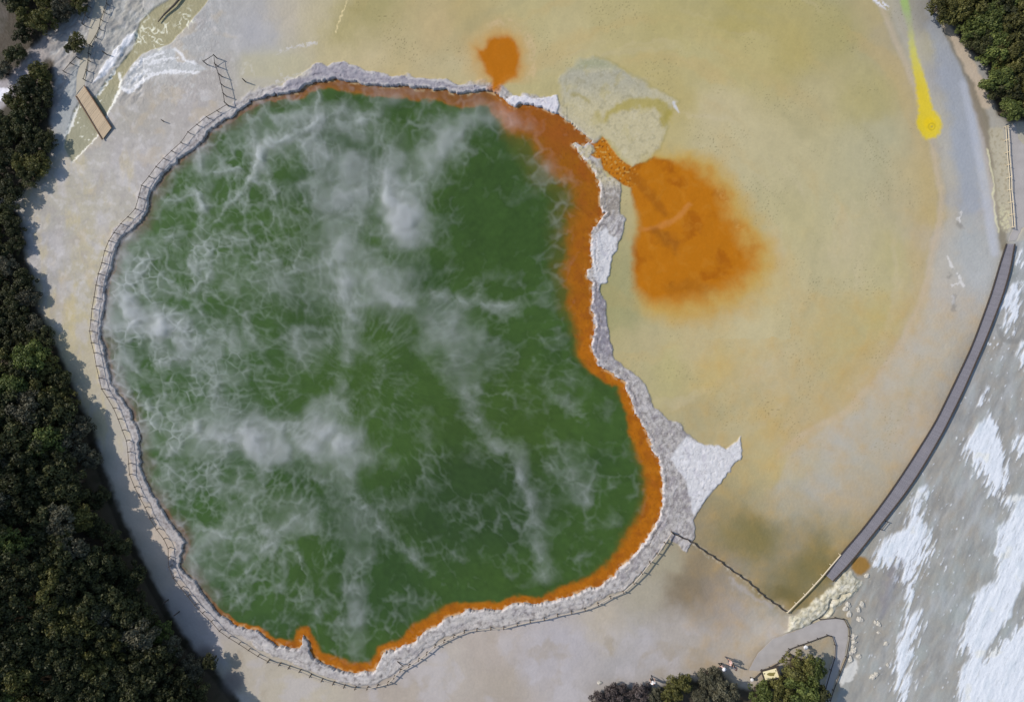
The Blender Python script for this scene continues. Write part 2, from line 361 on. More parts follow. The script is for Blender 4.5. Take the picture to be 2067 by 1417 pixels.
# crusty island
dis = sdf(ISLAND, EX, EY, 40)
isl = ss(-6, 9, dis + 7 * mid) * (dp < 2)
mix(isl, (190, 181, 142), 0.92)
mix(isl * ss(232, 150, PY + 18 * mid), (162, 162, 144), 0.72)
mix(isl * ss(0.05, 0.4, fbm(PX, PY, 15, 4, 102)), (150, 144, 112), 0.45); mix(isl * ss(0.1, 0.45, fbm(PX, PY, 22, 4, 104)), (198, 190, 156), 0.5)
mix(isl * ss(150, 128, PY), (158, 160, 120), 0.7)
sp2 = fbm(PX, PY, 5, 2, 101)
mix(isl * ss(0.2, 0.5, sp2), (140, 136, 112), 0.32)
mix(isl * ss(0.25, 0.5, -sp2), (198, 194, 166), 0.3)
darc = dline([(1222,245,4),(1232,228,7),(1255,215,9),(1290,206,9),(1325,210,11),(1345,228,11),(1340,250,8)], PX + wx * 12, PY + wy * 12, 40)
mix(ss(7, -6, darc), (164, 150, 66), 0.72)
mix(ss(6, -4, dline([(1155,190,2),(1172,193,3),(1188,202,2)], PX + wx * 8, PY + wy * 8, 30)), (150, 138, 70), 0.6)
mix(ss(8, -4, dline([(1205,232,3),(1212,245,2)], PX + wx * 8, PY + wy * 8, 30)), (160, 148, 70), 0.5)
mix(isl * ss(0.15, 0.4, fbm(SX, SY, 40, 3, 103)), (176, 164, 100), 0.3)
mix((1 - ss(0, 5, np.abs(dis + 2))) * (dp < 0) * (PX > 1200), (150, 140, 70), 0.3)
d_sm = dline([(1359,204,2),(1363,216,3.5),(1371,228,1)], PX + fine * 6, PY + fine * 6); mix(ss(1.5, -2, d_sm), (205, 205, 200), 0.9)

# orange microbial lake and its outflow channel
dl = sdf(LAKE, PX + wx * 5 + mid * 4, PY + wy * 5 + mid * 4, 60)
edge = 2.5 + 9 * ss(375, 430, PY) + 30 * ss(1300, 1450, PX) + 16 * ss(560, 620, PY)
fade = ss(-1.5, 0.3, dl / edge + 0.6 * mid) * (1 - spit) * (1 - isl) * ss(1280, 1330, PX)
mix(fade, (188, 150, 74), 0.85)
halo = ss(-45, 5, dl + 10 * mid) * ss(1262, 1300, PX)
mix(halo * (1 - isl * 0.9) * (1 - spit), (192, 160, 78), 0.62)
lake = ss(-0.55, 1.1, dl / edge + 0.6 * mid * ss(1290, 1420, PX) + 0.25 * wx * ss(1400, 1460, PX)) * (1 - spit) * (dp < 1)
mix(lake, (180, 110, 16), 0.98)
mix(lake * ss(0.05, 0.45, fbm(SX, SY, 60, 4, 107)), (150, 82, 14), 0.6)
mix(lake * ss(0.1, 0.5, fbm(SX * 0.6 + SY * 0.8, (SY * 0.6 - SX * 0.8) * 3, 60, 4, 109)), (186, 120, 32), 0.5)
mix(lake * ss(9, 1, dline([(1290,464),(1320,460),(1350,450),(1376,432),(1394,412)], PX + wx * 6, PY + wy * 6)), (196, 132, 66), 0.55)
mix(lake * ss(5, 0, dline([(1440,358),(1452,380),(1470,410),(1482,440),(1500,470)], PX + wx * 12 + fine * 8, PY + wy * 12)) * ss(-0.1, 0.3, fine + 0.2), (206, 158, 84), 0.6)
mix(lake * ss(16, 3, dline([(1270,348),(1300,380),(1322,405),(1340,430)], PX + wx * 8, PY + wy * 8)), (140, 82, 22), 0.5)
mix(lake * ss(22, 2, dline([(1325,468),(1345,482),(1365,495)], PX + wx * 14, PY + wy * 14)), (136, 82, 26), 0.6)
mix(lake * ss(26, 2, dline([(1360,585),(1400,578),(1430,590)], PX + wx * 14, PY + wy * 14)), (150, 94, 26), 0.5)
mix(lake * ss(0.1, 0.45, fbm(SX, SY, 24, 4, 112)), (184, 120, 34), 0.45)
chan = lake * (1 - ss(1262, 1300, PX)) * ss(385, 365, PY)
mix(chan * ss(0.35, 0.5, perlin(PX / 5, PY / 5, 111)), (105, 62, 25), 0.8)
mix(chan * ss(0.35, 0.5, -perlin(PX / 5, PY / 5, 113)), (200, 165, 90), 0.6)
d2 = sdf(BLOB2, PX + wx * 6, PY + wy * 6, 90)
mix(ss(-55, -10, d2 + 10 * mid) * (PY < 172) * (1 - ss(165, 178, PY)), (190, 164, 110), 0.6)
ring = (1 - ss(3, 12, np.abs(d2 + 26 + 5 * mid))) * ss(990, 1020, PX + (90 - PY) * 0.5) * ss(170, 150, PY)
mix(ring * ss(-0.3, 0.3, fine + mid), (204, 180, 138), 0.4)
b2 = ss(-9, 7, d2 + 4 * mid) * (dp < 1) * (1 - 0 * led)
mix(b2, (178, 107, 16)); mix(b2 * ss(0, 0.5, mid), (184, 116, 32), 0.5)
mix(ss(-26, 2, d2 + 8 * mid) * (1 - b2) * (PY < 168), (192, 144, 66), 0.55)

# right-hand blue grey shallows and the silty brown margin
d = dline([(1905,40,30),(1925,120,26),(1940,220,26),(1955,320,22),(1965,420,20)], SX, SY, 60); mix(ss(16, -12, d), (156, 163, 168), 0.75)
d = dline([(1945,170,5),(1967,270,6),(1985,360,7),(1998,440,8),(2008,510,6)], PX + mid * 3, PY, 40); mix(ss(9, -4, d), (186, 192, 198), 0.55)
d = dline([(1960,170,4),(1985,270,5),(2001,350,5),(2010,430,4)], PX + mid * 3, PY, 40); mix(ss(8, -3, d), (182, 172, 162), 0.55)
d = dline([(1890,20,3),(1918,80,5),(1945,130,6),(1965,180,7),(1985,240,9),(2000,300,7),(2012,370,5),(2022,440,7),(2026,500,6)], PX + wx * 4, PY, 40); mix(ss(7, -3, d), (122, 112, 84), 0.7)
d = dline([(1900,30,4),(1925,75,8),(1950,120,11),(1975,165,10),(1990,210,10)], PX + wx * 6, PY + wy * 6, 40); mix(ss(4, -3, d), (196, 182, 158), 0.85)
d = dline([(2010,270,14),(2022,330,17),(2026,400,14),(2030,460,9)], EX, EY, 40); shelf = ss(4, -4, d)
mix(shelf, (182, 176, 150), 0.9); mix(shelf * ss(0.05, 0.4, fine), (150, 140, 112), 0.6); mix(shelf * ss(400, 440, PY) * (fine < 0), (208, 204, 160), 0.6)
d = np.abs(dline([(1994,300),(1998,330),(2004,350),(2006,400),(2010,440),(2016,470)], EX, EY, 40)); mix(ss(3, 0.5, d), (216, 212, 170), 0.8)
# sulphur yellow run
dy = dline([(1826,5,7),(1838,60,5),(1843,105,6.5),(1852,140,9),(1860,170,11),(1865,200,12),(1868,222,15)], PX + wx * 2, PY, 40)
dyb = np.hypot(PX - 1876 - 0.1 * (PY - 250), (PY - 250) * 0.82) - 25 + wx * 2
yt = ss(40, 200, PY)
ym = ss(5, -4, np.minimum(dy, dyb) + 3.5 * fine + 2 * mid) * ss(15, 110, PY)
col_y = (alb((186, 194, 112))[None] * (1 - yt.reshape(-1, 1)) + alb((220, 196, 34))[None] * yt.reshape(-1, 1)).reshape(C.shape)
m = (ym * 0.9)[..., None]; C = C * (1 - m) + col_y * m
mix(ss(-8, -18, dyb), (228, 196, 12), 0.6)
rr = np.hypot(PX - 1881, PY - 256); mix(ss(2.2, 0, np.abs(rr - 6.5 + mid)), (176, 160, 50), 0.7); mix(ss(4, 1, rr), (160, 152, 84), 0.7)
mix(ss(6, -3, dy) * ss(60, 5, PY), (156, 188, 100), 0.75)
mix(ss(5, -1, dline([(1768,0,4),(1778,8,4),(1790,16,3)], PX + fine * 8, PY + fine * 8, 30)) * ss(-0.1, 0.15, fine + 0.1), (222, 224, 226), 0.9)
mix(ss(4, -2, dline([(1882,285,4),(1894,305,4),(1900,300,3)], PX, PY, 30)), (166, 160, 146), 0.5)
# white scum marks in the shallows
for pl in ([(1940,428,1),(1935,445,2)], [(1914,520,1.5),(1922,540,2.5)], [(1936,556,2),(1938,566,2.5),(1945,578,2)], [(1923,577,2.5),(1935,572,1.5)], [(1926,600,2.5),(1925,612,3)]):
    mix(ss(2, -1.5, dline(pl, PX + fine * 7, PY + fine * 7, 30)), (216, 214, 204), 0.85)
for pl in ([(1934,452,4),(1940,458,4)], [(1928,598,3),(1925,625,4)], [(1915,560,3),(1918,555,2)]):
    mix(ss(4, -3, dline(pl, PX + fine * 6, PY + fine * 6, 30)), (128, 124, 114), 0.55)

# right hand: wet grey sinter with white streaked deposits
ca, sa = math.cos(math.radians(-68)), math.sin(math.radians(-68))
U2 = PX * ca + PY * sa; V2 = -PX * sa + PY * ca
st3 = fbm(U2 / 7.0, V2, 3.5, 2, 125); st1 = fbm(U2 / 4.5, V2, 8, 4, 121) + 0.35 * st3; st2 = fbm(U2 / 3.0, V2, 20, 3, 127)
right = np.zeros(PX.shape, np.float32)
BW_L = [(2033,487),(2018,532),(2004,582),(1998,600),(1962,698),(1924,778),(1888,852),(1832,941),(1790,1003),(1741,1068),(1697,1118),(1663,1165)]
BW_R = [(2049,487),(2039,546),(2023,600),(1992,680),(1944,790),(1903,873),(1858,950),(1824,1000),(1759,1082),(1712,1141),(1677,1177)]
RIGHTP = BW_R + [(1720,1240),(1716,1290),(1700,1350),(1684,1440),(2300,1440),(2300,487)]
right = ss(-3, 3, sdf(RIGHTP, EX, EY, 40))
far_right = (PX > 2100)
mix(right, (154, 156, 150), 0.55)
mix(right * ss(-0.1, 0.5, fbm(U2 / 3.0, V2, 30, 3, 139)) * ss(1740, 1800, PX), (184, 190, 188), 0.45)
mix(right * ss(0.0, 0.5, st2), (166, 172, 164), 0.55); mix(right * ss(0.05, 0.5, -st2), (132, 132, 126), 0.5)
mix(right * ss(0.1, 0.5, big), (150, 165, 156), 0.35)
RGX = PX + wx * 3 - st1 * 9 * ca; RGY = PY + wy * 3 - st1 * 26 * sa * -1
wsum = np.zeros(PX.shape, np.float32)
for P in (W1, W2, W3, W4, W5, W6, W7, W8):
    wsum = np.maximum(wsum, ss(-4, 7, sdf(P, RGX, RGY, 30) + st1 * 22 + st2 * 6 + st3 * 5))
wsum *= 1 - ss(-4, 4, sdf(W2GAP, RGX, RGY, 30) + st1 * 8)
sprinkle = 0.75 * ss(0.66, 0.88, fbm(U2 / 2.2, V2, 6, 2, 131) * 1.25 + 0.28 * fbm(PX, PY, 110, 2, 133) + 0.06) * ss(1730, 1760, PX)
wsum *= 1 - 0.75 * ss(0.12, 0.42, fbm(U2 / 6.0, V2, 9, 3, 145)) * ss(1.0, 0.35, wsum * ss(-6, 24, np.maximum.reduce([sdf(P, PX, PY, 30) for P in (W1, W2, W3)])))
wsum = np.maximum(wsum, sprinkle * right)
wsum *= right
mix(wsum, (222, 228, 228), 0.97)
mix(wsum * ss(0.1, 0.45, st2), (202, 212, 213), 0.6); mix(wsum * ss(0.25, 0.5, st3), (184, 190, 188), 0.6)
mix(wsum * ss(0.25, 0.5, fbm(PX, PY, 40, 3, 137)), (226, 224, 200), 0.4)
d = dline([(1812,1128,1),(1806,1150,6),(1795,1190,10),(1780,1230,8)], SX, SY, 40); mix(ss(10, -6, d) * right, (120, 118, 128), 0.45)
mix(ss(1.5, 0, np.abs(dline([(1880,1062),(1862,1090),(1840,1130),(1828,1160)], EX, EY, 20))), (130, 130, 130), 0.7)
d = np.hypot(PX - 1737 + wx * 5, (PY - 1141) * 0.95 + wy * 5); mix(ss(22, 14, d), (152, 116, 52), 0.95)
ringd = np.abs(np.hypot((PX - 2043) , (PY - 660) * 0.9) - 27); mix(ss(8, 2, ringd) * (PY > 655) * right * (1 - wsum), (124, 124, 118), 0.5)
# broken sinter crest by the end of the boardwalk
dcr = sdf(CREST, EX + wx * 4, EY + wy * 4, 30); crest = ss(-2, 2.5, dcr)
mix(crest, (196, 192, 166), 0.95); mix(crest * ss(0, 0.35, f9), (220, 217, 198), 0.6); mix(crest * ss(0.05, 0.4, -f9), (146, 140, 112), 0.65); mix(crest * ss(0.06, 0.0, np.abs(f14)), (96, 90, 74), 0.5)
mix(ss(-14, 0, dcr) * (1 - crest) * (PY > 1230), (196, 192, 176), 0.4)
mix(ss(-3, 3, sdf([(1728,1330),(1733,1350),(1722,1370),(1700,1385),(1694,1375),(1705,1350)], EX, EY, 20) + 3 * fine), (214, 214, 202), 0.9)
d = ss(8, 0, dline([(1592,1236),(1568,1222),(1538,1201),(1509,1173),(1471,1148),(1437,1124),(1401,1098)], EX, EY, 20)); mix(d * ss(-0.2, 0.3, fine), (198, 192, 170), 0.6)
d = dline([(1486,1168),(1500,1185),(1530,1208),(1560,1228)], SX, SY, 30); mix(ss(10, 0, d), (176, 172, 166), 0.5)

for (ex, ey, rx_, ry_, cc, am) in ((1515,1085,95,52,(122,114,70),.62), (1630,1150,75,40,(116,108,64),.6), (1590,1195,60,26,(104,97,58),.65), (1395,1185,55,45,(126,113,88),.5)):
    mix(ss(1.25, 0.15, np.hypot((SX - ex) / rx_, (SY - ey) / ry_)) * (1 - spit), cc, am)
# top-left: bare grey banks, stream
tl = (1 - ss(420, 470, PX)) * (1 - ss(170, 230, PY))
bk = fbm(PX * 0.7 + PY * 0.7, (PX - PY) * 0.35, 12, 4, 141)
hole = tl * (1 - ss(260, 300, PX + PY * 0.2)) * (PX > 150)
mix(tl * ss(60, 120, PX) * (1 - ss(262, 290, PX + (PY - 60) * 0.5)), (160, 160, 152), 0.6)
mix(tl * ss(0.05, 0.4, bk) * (PX < 275), (122, 124, 122), 0.55); mix(tl * ss(0.1, 0.45, -bk) * (PX < 420), (196, 198, 190), 0.5)
hz2 = ss(-6, 8, sdf([(128,185),(150,130),(165,120),(154,195),(160,205),(148,225),(130,300),(112,320),(112,240)], EX, EY, 30)); mix(hz2, (158, 164, 160), 0.8)
dst = sdf(STREAM, PX + wx * 3, PY + wy * 3, 30); stream = ss(-2, 2, dst)
mix(stream, (160, 154, 116), 0.95); mix(stream * ss(150, 220, PY), (148, 148, 122), 0.7)
for bp, cc in ((BANK_A, (228, 230, 228)), (BANK_B, (188, 190, 184))):
    bb = ss(-2, 3, sdf(bp, EX, EY, 30)); mix(bb, cc, 0.95); mix(bb * ss(0.12, 0.4, bk), (156, 158, 152), 0.65); mix(bb * ss(0.2, 0.5, fine) * 1.0, (236, 236, 230), 0.6)
for pl in ([(244,179,3),(262,186,3),(296,157,3),(335,145,2.5),(400,147,2)], [(266,142,2),(288,121,2),(328,106,2)], [(300,130,1.5),(330,120,1.5),(360,118,1)], [(352,98,1.5),(366,110,2),(372,122,1.5),(392,128,1.5)], [(270,160,2),(300,140,1.5)]):
    mix(ss(3, -1.5, dline(pl, PX + fine * 7 + wx * 5, PY + fine * 7, 25)), (232, 233, 228), 0.85)
rp = np.abs(fbm(PX + wx * 8, PY + wy * 8, 17, 2, 151)); rpm = ss(0.11, 0.05, rp)
clump = ss(-0.15, 0.15, fbm(PX, PY, 38, 2, 153))
rz = ss(5, 30, PY) * (1 - ss(100, 112, PY)) * ss(262, 280, PX) * (1 - ss(385, 400, PX)) * ss(-10, -2, dst)
mix(rpm * rz * clump, (234, 234, 206), 0.9)
rz = ss(135, 150, PY) * ss(2, 6, dst); mix(ss(0.25, 0.4, fine) * rz * ss(0.0, 0.3, fbm(PX, PY, 30, 2, 155)), (230, 230, 206), 0.85)
for pl in ([(231,142,1),(222,158,1),(212,172,1.5),(203,184,1),(193,196,.8)], [(158,212,1),(150,232,2),(144,250,2),(136,266,1.5),(130,275,1)],
           [(198,274,1),(190,284,1),(175,298,.8),(160,313,.8),(146,328,.8)], [(240,148,1.5),(243,166,2.5),(243,180,3),(235,192,3),(228,208,2.5),(219,226,1.5),(214,236,1)]):
    mix(ss(2.0, -1.0, dline(pl, PX + fine * 4, PY + fine * 4, 20)), (232, 232, 216), 0.95)
mix(ss(1.2, 0, np.abs(dline([(702,0,0),(692,25,.5),(682,50,1),(678,66,.5)], PX + fine * 3, PY + fine * 3, 20))), (220, 204, 150), 0.9)
for pl in ([(640,88,2),(620,93,3),(600,94,2),(580,100,1.5),(560,112,1)], [(505,130,2),(512,150,2)], [(490,150,2),(500,128,1)], [(565,140,1.5),(570,155,1.5)], [(590,160,3),(610,150,3),(560,168,2)]):
    mix(ss(2.5, -2, dline(pl, PX + fine * 9, PY + fine * 9, 25)) * ss(-0.3, 0.1, fine), (204, 202, 196), 0.75)
mix(ss(470, 500, PX) * (1 - ss(600, 640, PX)) * ss(100, 120, PY) * (1 - ss(150, 165, PY)), (182, 176, 138), 0.5)
for P in ([(-60,-60),(16,-60),(18,25),(6,68),(-60,75)], [(-60,176),(22,178),(24,203),(-60,215)]):
    mix(ss(-2, 3, sdf(P, EX, EY, 30)), (238, 238, 240))
c1 = ss(2.2, 0.3, np.abs(dline([(40,150),(70,110),(95,85),(120,60)], EX + wx * 12, EY + wy * 12, 40))); mix(c1, (110, 110, 112), 0.5)

# forest floors
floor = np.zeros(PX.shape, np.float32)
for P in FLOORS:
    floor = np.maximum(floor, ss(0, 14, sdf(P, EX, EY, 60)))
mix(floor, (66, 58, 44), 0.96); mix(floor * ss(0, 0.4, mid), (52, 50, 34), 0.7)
dfoot = sdf(FOOT, PX, PY, 900)
mix(ss(25, 5, np.hypot(PX - 415, PY - 1318)) + ss(34, 8, np.hypot(PX - 470, PY - 1375)), (120, 112, 108), 0.7)

# beyond the traced area: bush-dark land
outr = ss(0, 260, np.maximum(np.maximum(-60 - PX, PX - 2140), np.maximum(-60 - PY, PY - 1480)))
mix(outr, (92, 98, 66), 0.9)

# ---- relief
Z += 0.05 * big + 0.03 * mid
smooth_tip = ss(385, 350, PY) * (PX > 1145) * (PX < 1290)
shelf_up = np.maximum(np.maximum(rim * 0.6, spit), np.maximum(led, wl)) * (1 - 0.85 * smooth_tip) * (1 - 0.45 * ss(1180, 1240, PY))
Z += (0.08 * rim + 0.13 * np.maximum(spit, np.maximum(led, wl))) * (1 - 0.6 * smooth_tip) + shelf_up * (0.02 * f9 + 0.020 * fbm(PX, PY, 17, 3, 161) + 0.014 * lay)
Z -= shelf_up * 0.05 * crack * ss(0.0, 0.4, np.abs(mid) + 0.15)
ledge2 = ss(1.2, 0, np.abs(dout - 9 - 3 * mid)) * ss(-0.15, 0.1, fbm(PX, PY, 60, 2, 163))
Z -= 0.10 * ledge2 * shelf_up * (1 - ss(1150, 1220, PY))                                  # terracette crack running parallel to the water
Z += isl * (0.03 + 0.008 * sp2)
Z += wsum * (0.05 + 0.03 * st1) + crest * (0.22 + 0.30 * (0.35 - np.abs(fbm((PX - PY) * .45, (PX + PY) * 1.2, 26, 3, 165)))) * ss(0, 14, dcr + 4)
ck = dline([(1640,1258,2),(1660,1244,2.5),(1675,1228,2),(1678,1212,2),(1692,1205,1),(1712,1196,1.5)], EX, EY, 20)
Z -= 0.35 * ss(2.5, 0, ck)
Z += tl * 0.22 * bk * ss(60, 120, PX) * (1 - stream) * (PX < 290)
Z += ss(-2, 3, sdf(BANK_A, EX, EY, 30)) * 0.12 - stream * 0.10
Z += right * 0.05 * st2
Z -= 0.06 * lake
flat = np.maximum.reduce([ss(-4, 2, sdf(P, PX, PY, 30)) for P in (TL_PATH, BR_PATH, TR_PATH)])
Z = Z * (1 - flat) - 0.04 * flat
hill = np.clip(dfoot, 0, 900) * MPP
hh = 0.70 * np.maximum(hill - 1.4, 0); hh = np.where(hh > 7.5, 7.5 + 4 * (1 - np.exp(-(hh - 7.5) / 4)), hh)
hh *= ss(640, 1040, PY) * 0.87 + 0.04
Z += hh
bed = ss(-0.5, 3.0, dp)
Z = Z * (1 - bed) + (-0.9) * bed
mix(bed, (120, 80, 40), 0.6)
R -= 0.15 * lake + 0.12 * stream + 0.1 * right
B += 0.15 * shelf_up + 0.3 * crest + 0.05 * isl + 0.25 * tl + 0.05 * wsum - 0.21 * ter

def grid_mesh(name, xs, ys, zs, keep=None):
    ny, nx = zs.shape
    idx = np.arange(nx * ny, dtype=np.int32).reshape(ny, nx)
    q = np.stack([idx[:-1, :-1], idx[:-1, 1:], idx[1:, 1:], idx[1:, :-1]], -1)
    if keep is not None:
        q = q[keep]
    q = q.reshape(-1, 4)
    co = np.stack([xs, ys, zs], -1).reshape(-1, 3).astype(np.float32)
    used = np.unique(q)
    remap = np.full(nx * ny, -1, np.int32); remap[used] = np.arange(len(used), dtype=np.int32)
    q = remap[q]; co = co[used]
    me = bpy.data.meshes.new(name)
    me.vertices.add(len(co)); me.vertices.foreach_set('co', co.ravel())
    me.loops.add(q.size); me.loops.foreach_set('vertex_index', q.ravel())
    me.polygons.add(len(q))
    me.polygons.foreach_set('loop_start', np.arange(0, q.size, 4, dtype=np.int32))
    me.polygons.foreach_set('use_smooth', np.ones(len(q), bool))
    me.update(calc_edges=True)
    return me, used

def add_col(me, name, arr):
    a = me.color_attributes.new(name, 'FLOAT_COLOR', 'POINT')
    v = np.concatenate([arr, np.ones((len(arr), 1))], 1).astype(np.float32)
    a.data.foreach_set('color', v.ravel())

def add_f(me, name, arr):
    a = me.attributes.new(name, 'FLOAT', 'POINT'); a.data.foreach_set('value', np.ascontiguousarray(arr, np.float32).ravel())

# ------------------------------------------------------------------ materials
def mat(name):
    m = bpy.data.materials.new(name); m.use_nodes = True
    nt = m.node_tree
    return m, nt, nt.nodes['Principled BSDF']

def node(nt, t, **kw):
    n = nt.nodes.new(t)
    for k, v in kw.items():
        setattr(n, k, v)
    return n

def simple(name, rgb, rough=0.7, var=0.25, scale=6.0, bump=0.2, metal=0.0):
    m, nt, p = mat(name)
    tc = node(nt, 'ShaderNodeTexCoord'); nz = node(nt, 'ShaderNodeTexNoise')
    nz.inputs['Scale'].default_value = scale; nz.inputs['Detail'].default_value = 5
    nt.links.new(tc.outputs['Object'], nz.inputs['Vector'])
    mr = node(nt, 'ShaderNodeMapRange'); mr.inputs[3].default_value = 1 - var; mr.inputs[4].default_value = 1 + var
    nt.links.new(nz.outputs['Fac'], mr.inputs[0])
    mx = node(nt, 'ShaderNodeVectorMath', operation='SCALE')
    mx.inputs[0].default_value = tuple(alb(rgb)); nt.links.new(mr.outputs[0], mx.inputs['Scale'])
    nt.links.new(mx.outputs[0], p.inputs['Base Color'])
    p.inputs['Roughness'].default_value = rough; p.inputs['Metallic'].default_value = metal
    if bump:
        b = node(nt, 'ShaderNodeBump'); b.inputs['Strength'].default_value = bump; b.inputs['Distance'].default_value = 0.02
        nt.links.new(nz.outputs['Fac'], b.inputs['Height']); nt.links.new(b.outputs[0], p.inputs['Normal'])
    return m

def ground_mat():
    m, nt, p = mat('sinter_ground')
    L = nt.links.new
    at = node(nt, 'ShaderNodeVertexColor', layer_name='mineral')
    g = node(nt, 'ShaderNodeNewGeometry')
    n1 = node(nt, 'ShaderNodeTexNoise'); n1.inputs['Scale'].default_value = 3.2; n1.inputs['Detail'].default_value = 6
    n2 = node(nt, 'ShaderNodeTexNoise'); n2.inputs['Scale'].default_value = 0.9; n2.inputs['Detail'].default_value = 8; n2.inputs['Roughness'].default_value = 0.65
    L(g.outputs['Position'], n1.inputs['Vector']); L(g.outputs['Position'], n2.inputs['Vector'])
    a = node(nt, 'ShaderNodeMapRange'); a.inputs[1].default_value = 0.25; a.inputs[2].default_value = 0.75; a.inputs[3].default_value = 0.965; a.inputs[4].default_value = 1.035
    L(n1.outputs['Fac'], a.inputs[0])
    b = node(nt, 'ShaderNodeMapRange'); b.inputs[1].default_value = 0.25; b.inputs[2].default_value = 0.75; b.inputs[3].default_value = 0.97; b.inputs[4].default_value = 1.03
    L(n2.outputs['Fac'], b.inputs[0])
    mu = node(nt, 'ShaderNodeMath', operation='MULTIPLY'); L(a.outputs[0], mu.inputs[0]); L(b.outputs[0], mu.inputs[1])
    sc = node(nt, 'ShaderNodeVectorMath', operation='SCALE'); L(at.outputs['Color'], sc.inputs[0]); L(mu.outputs[0], sc.inputs['Scale'])
    L(sc.outputs[0], p.inputs['Base Color'])
    ra = node(nt, 'ShaderNodeAttribute', attribute_name='wetness'); L(ra.outputs['Fac'], p.inputs['Roughness'])
    ba = node(nt, 'ShaderNodeAttribute', attribute_name='relief')
    bp = node(nt, 'ShaderNodeBump'); bp.inputs['Distance'].default_value = 0.12
    L(ba.outputs['Fac'], bp.inputs['Strength']); L(n1.outputs['Fac'], bp.inputs['Height'])
    L(bp.outputs[0], p.inputs['Normal'])
    p.inputs['Specular IOR Level'].default_value = 0.08
    return m

def water_mat():
    m, nt, p = mat('pool_water'); L = nt.links.new
    at = node(nt, 'ShaderNodeVertexColor', layer_name='mineral')
    g = node(nt, 'ShaderNodeNewGeometry')
    n1 = node(nt, 'ShaderNodeTexNoise'); n1.inputs['Scale'].default_value = 1.6; n1.inputs['Detail'].default_value = 5
    L(g.outputs['Position'], n1.inputs['Vector'])
    a = node(nt, 'ShaderNodeMapRange'); a.inputs[1].default_value = 0.25; a.inputs[2].default_value = 0.75; a.inputs[3].default_value = 0.9; a.inputs[4].default_value = 1.1
    L(n1.outputs['Fac'], a.inputs[0])
    sc = node(nt, 'ShaderNodeVectorMath', operation='SCALE'); L(at.outputs['Color'], sc.inputs[0]); L(a.outputs[0], sc.inputs['Scale'])
    L(sc.outputs[0], p.inputs['Base Color'])
    p.inputs['Roughness'].default_value = 0.18; p.inputs['IOR'].default_value = 1.33
    n2 = node(nt, 'ShaderNodeTexNoise'); n2.inputs['Scale'].default_value = 4.0; n2.inputs['Detail'].default_value = 3
    L(g.outputs['Position'], n2.inputs['Vector'])
    bp = node(nt, 'ShaderNodeBump'); bp.inputs['Strength'].default_value = 0.12; bp.inputs['Distance'].default_value = 0.05
    L(n2.outputs['Fac'], bp.inputs['Height']); L(bp.outputs[0], p.inputs['Normal'])
    return m

M_GROUND = ground_mat(); M_WATER = water_mat()
M_WOOD = simple('weathered_timber', (96, 84, 70), 0.8, 0.25, 9)
M_DARKWOOD = simple('dark_timber', (66, 58, 50), 0.8, 0.25, 9)
M_PALEWOOD = simple('pale_timber', (200, 188, 158), 0.75, 0.15, 7)
M_BRIDGE = None
M_WIRE = simple('dark_rail', (58, 52, 44), 0.7, 0.2, 9)

def obj(name, me, m=None, parent=None):
    if isinstance(me, bpy.types.Mesh) and m is not None and not me.materials:
        me.materials.append(m)
    o = bpy.data.objects.new(name, me); COL.objects.link(o)
    if parent is not None:
        o.parent = parent
    return o

def empty(name, loc, label, cat, group=None, rz=0.0):
    o = bpy.data.objects.new(name, None); COL.objects.link(o)
    o.location = loc; o.rotation_euler = (0, 0, rz); o.empty_display_size = 0.3
    tag(o, label, cat, group); return o

def tag(o, label, cat, group=None):
    o['label'] = label; o['category'] = cat
    if group:
        o['group'] = group

# ------------------------------------------------------------------ ground object
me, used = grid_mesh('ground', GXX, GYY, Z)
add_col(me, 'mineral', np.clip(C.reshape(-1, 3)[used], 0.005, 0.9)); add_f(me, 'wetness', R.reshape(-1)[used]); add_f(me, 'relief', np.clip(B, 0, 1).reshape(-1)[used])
g = obj('ground', me, M_GROUND); g['kind'] = 'structure'; g['label'] = 'cream, ochre and grey sinter terrace around the green pool'

def ground_z(x, y):
    i = int(np.searchsorted(ax, x)) ; j = int(np.searchsorted(ay, y))
    return float(Z[min(max(j, 0), NY - 1), min(max(i, 0), NX - 1)])

# ------------------------------------------------------------------ pool water
WATER_Z = -0.20
pxs = np.arange(180, 1370, 1.7); pys = np.arange(135, 1385, 1.7)
WPX, WPY = np.meshgrid(pxs.astype(np.float32), pys.astype(np.float32))
wwx = fbm(WPX, WPY, 22, 3, 1); wwy = fbm(WPX, WPY, 22, 3, 5)
wd = sdf(POOL, WPX + wwx * 6, WPY + wwy * 6, 160)
num = np.zeros(WPX.shape); den = np.zeros(WPX.shape)
for (a, b, w) in OW:
    k = 1.0 / ((WPX - a) ** 2 + (WPY - b) ** 2 + 15 ** 2) ** 2
    num += k * w; den += k
ow = num / den
wm_ = fbm(WPX, WPY, 45, 4, 201); wf = fbm(WPX, WPY, 12, 3, 205); wb = fbm(WPX, WPY, 260, 3, 209)
WC = np.zeros(WPX.shape + (3,))
WC[:] = alb((62, 87, 38))
def wmix(mask, rgb, amt=1.0):
    global WC
    m = (np.clip(mask, 0, 1) * amt)[..., None]; WC = WC * (1 - m) + alb(rgb) * m
wmix(ss(0.0, 0.4, wb), (66, 92, 36), 0.6); wmix(ss(0.0, 0.4, -wb), (50, 74, 36), 0.7)
wmix(ss(190, 40, np.hypot(WPX - 1010, (WPY - 440) * 0.8)), (54, 78, 32), 0.7)
wmix(ss(220, 60, np.hypot(WPX - 1000, (WPY - 850))), (70, 92, 34), 0.4)
wmix(ss(170, 60, np.hypot((WPX - 960) * 0.7, (WPY - 1020))), (46, 66, 36), 0.7)
wmix(ss(700, 350, WPX), (68, 98, 50), 0.5)
rw_ = np.hypot(WPX - 720, WPY - 760); tw_ = np.arctan2(WPY - 760, WPX - 720)
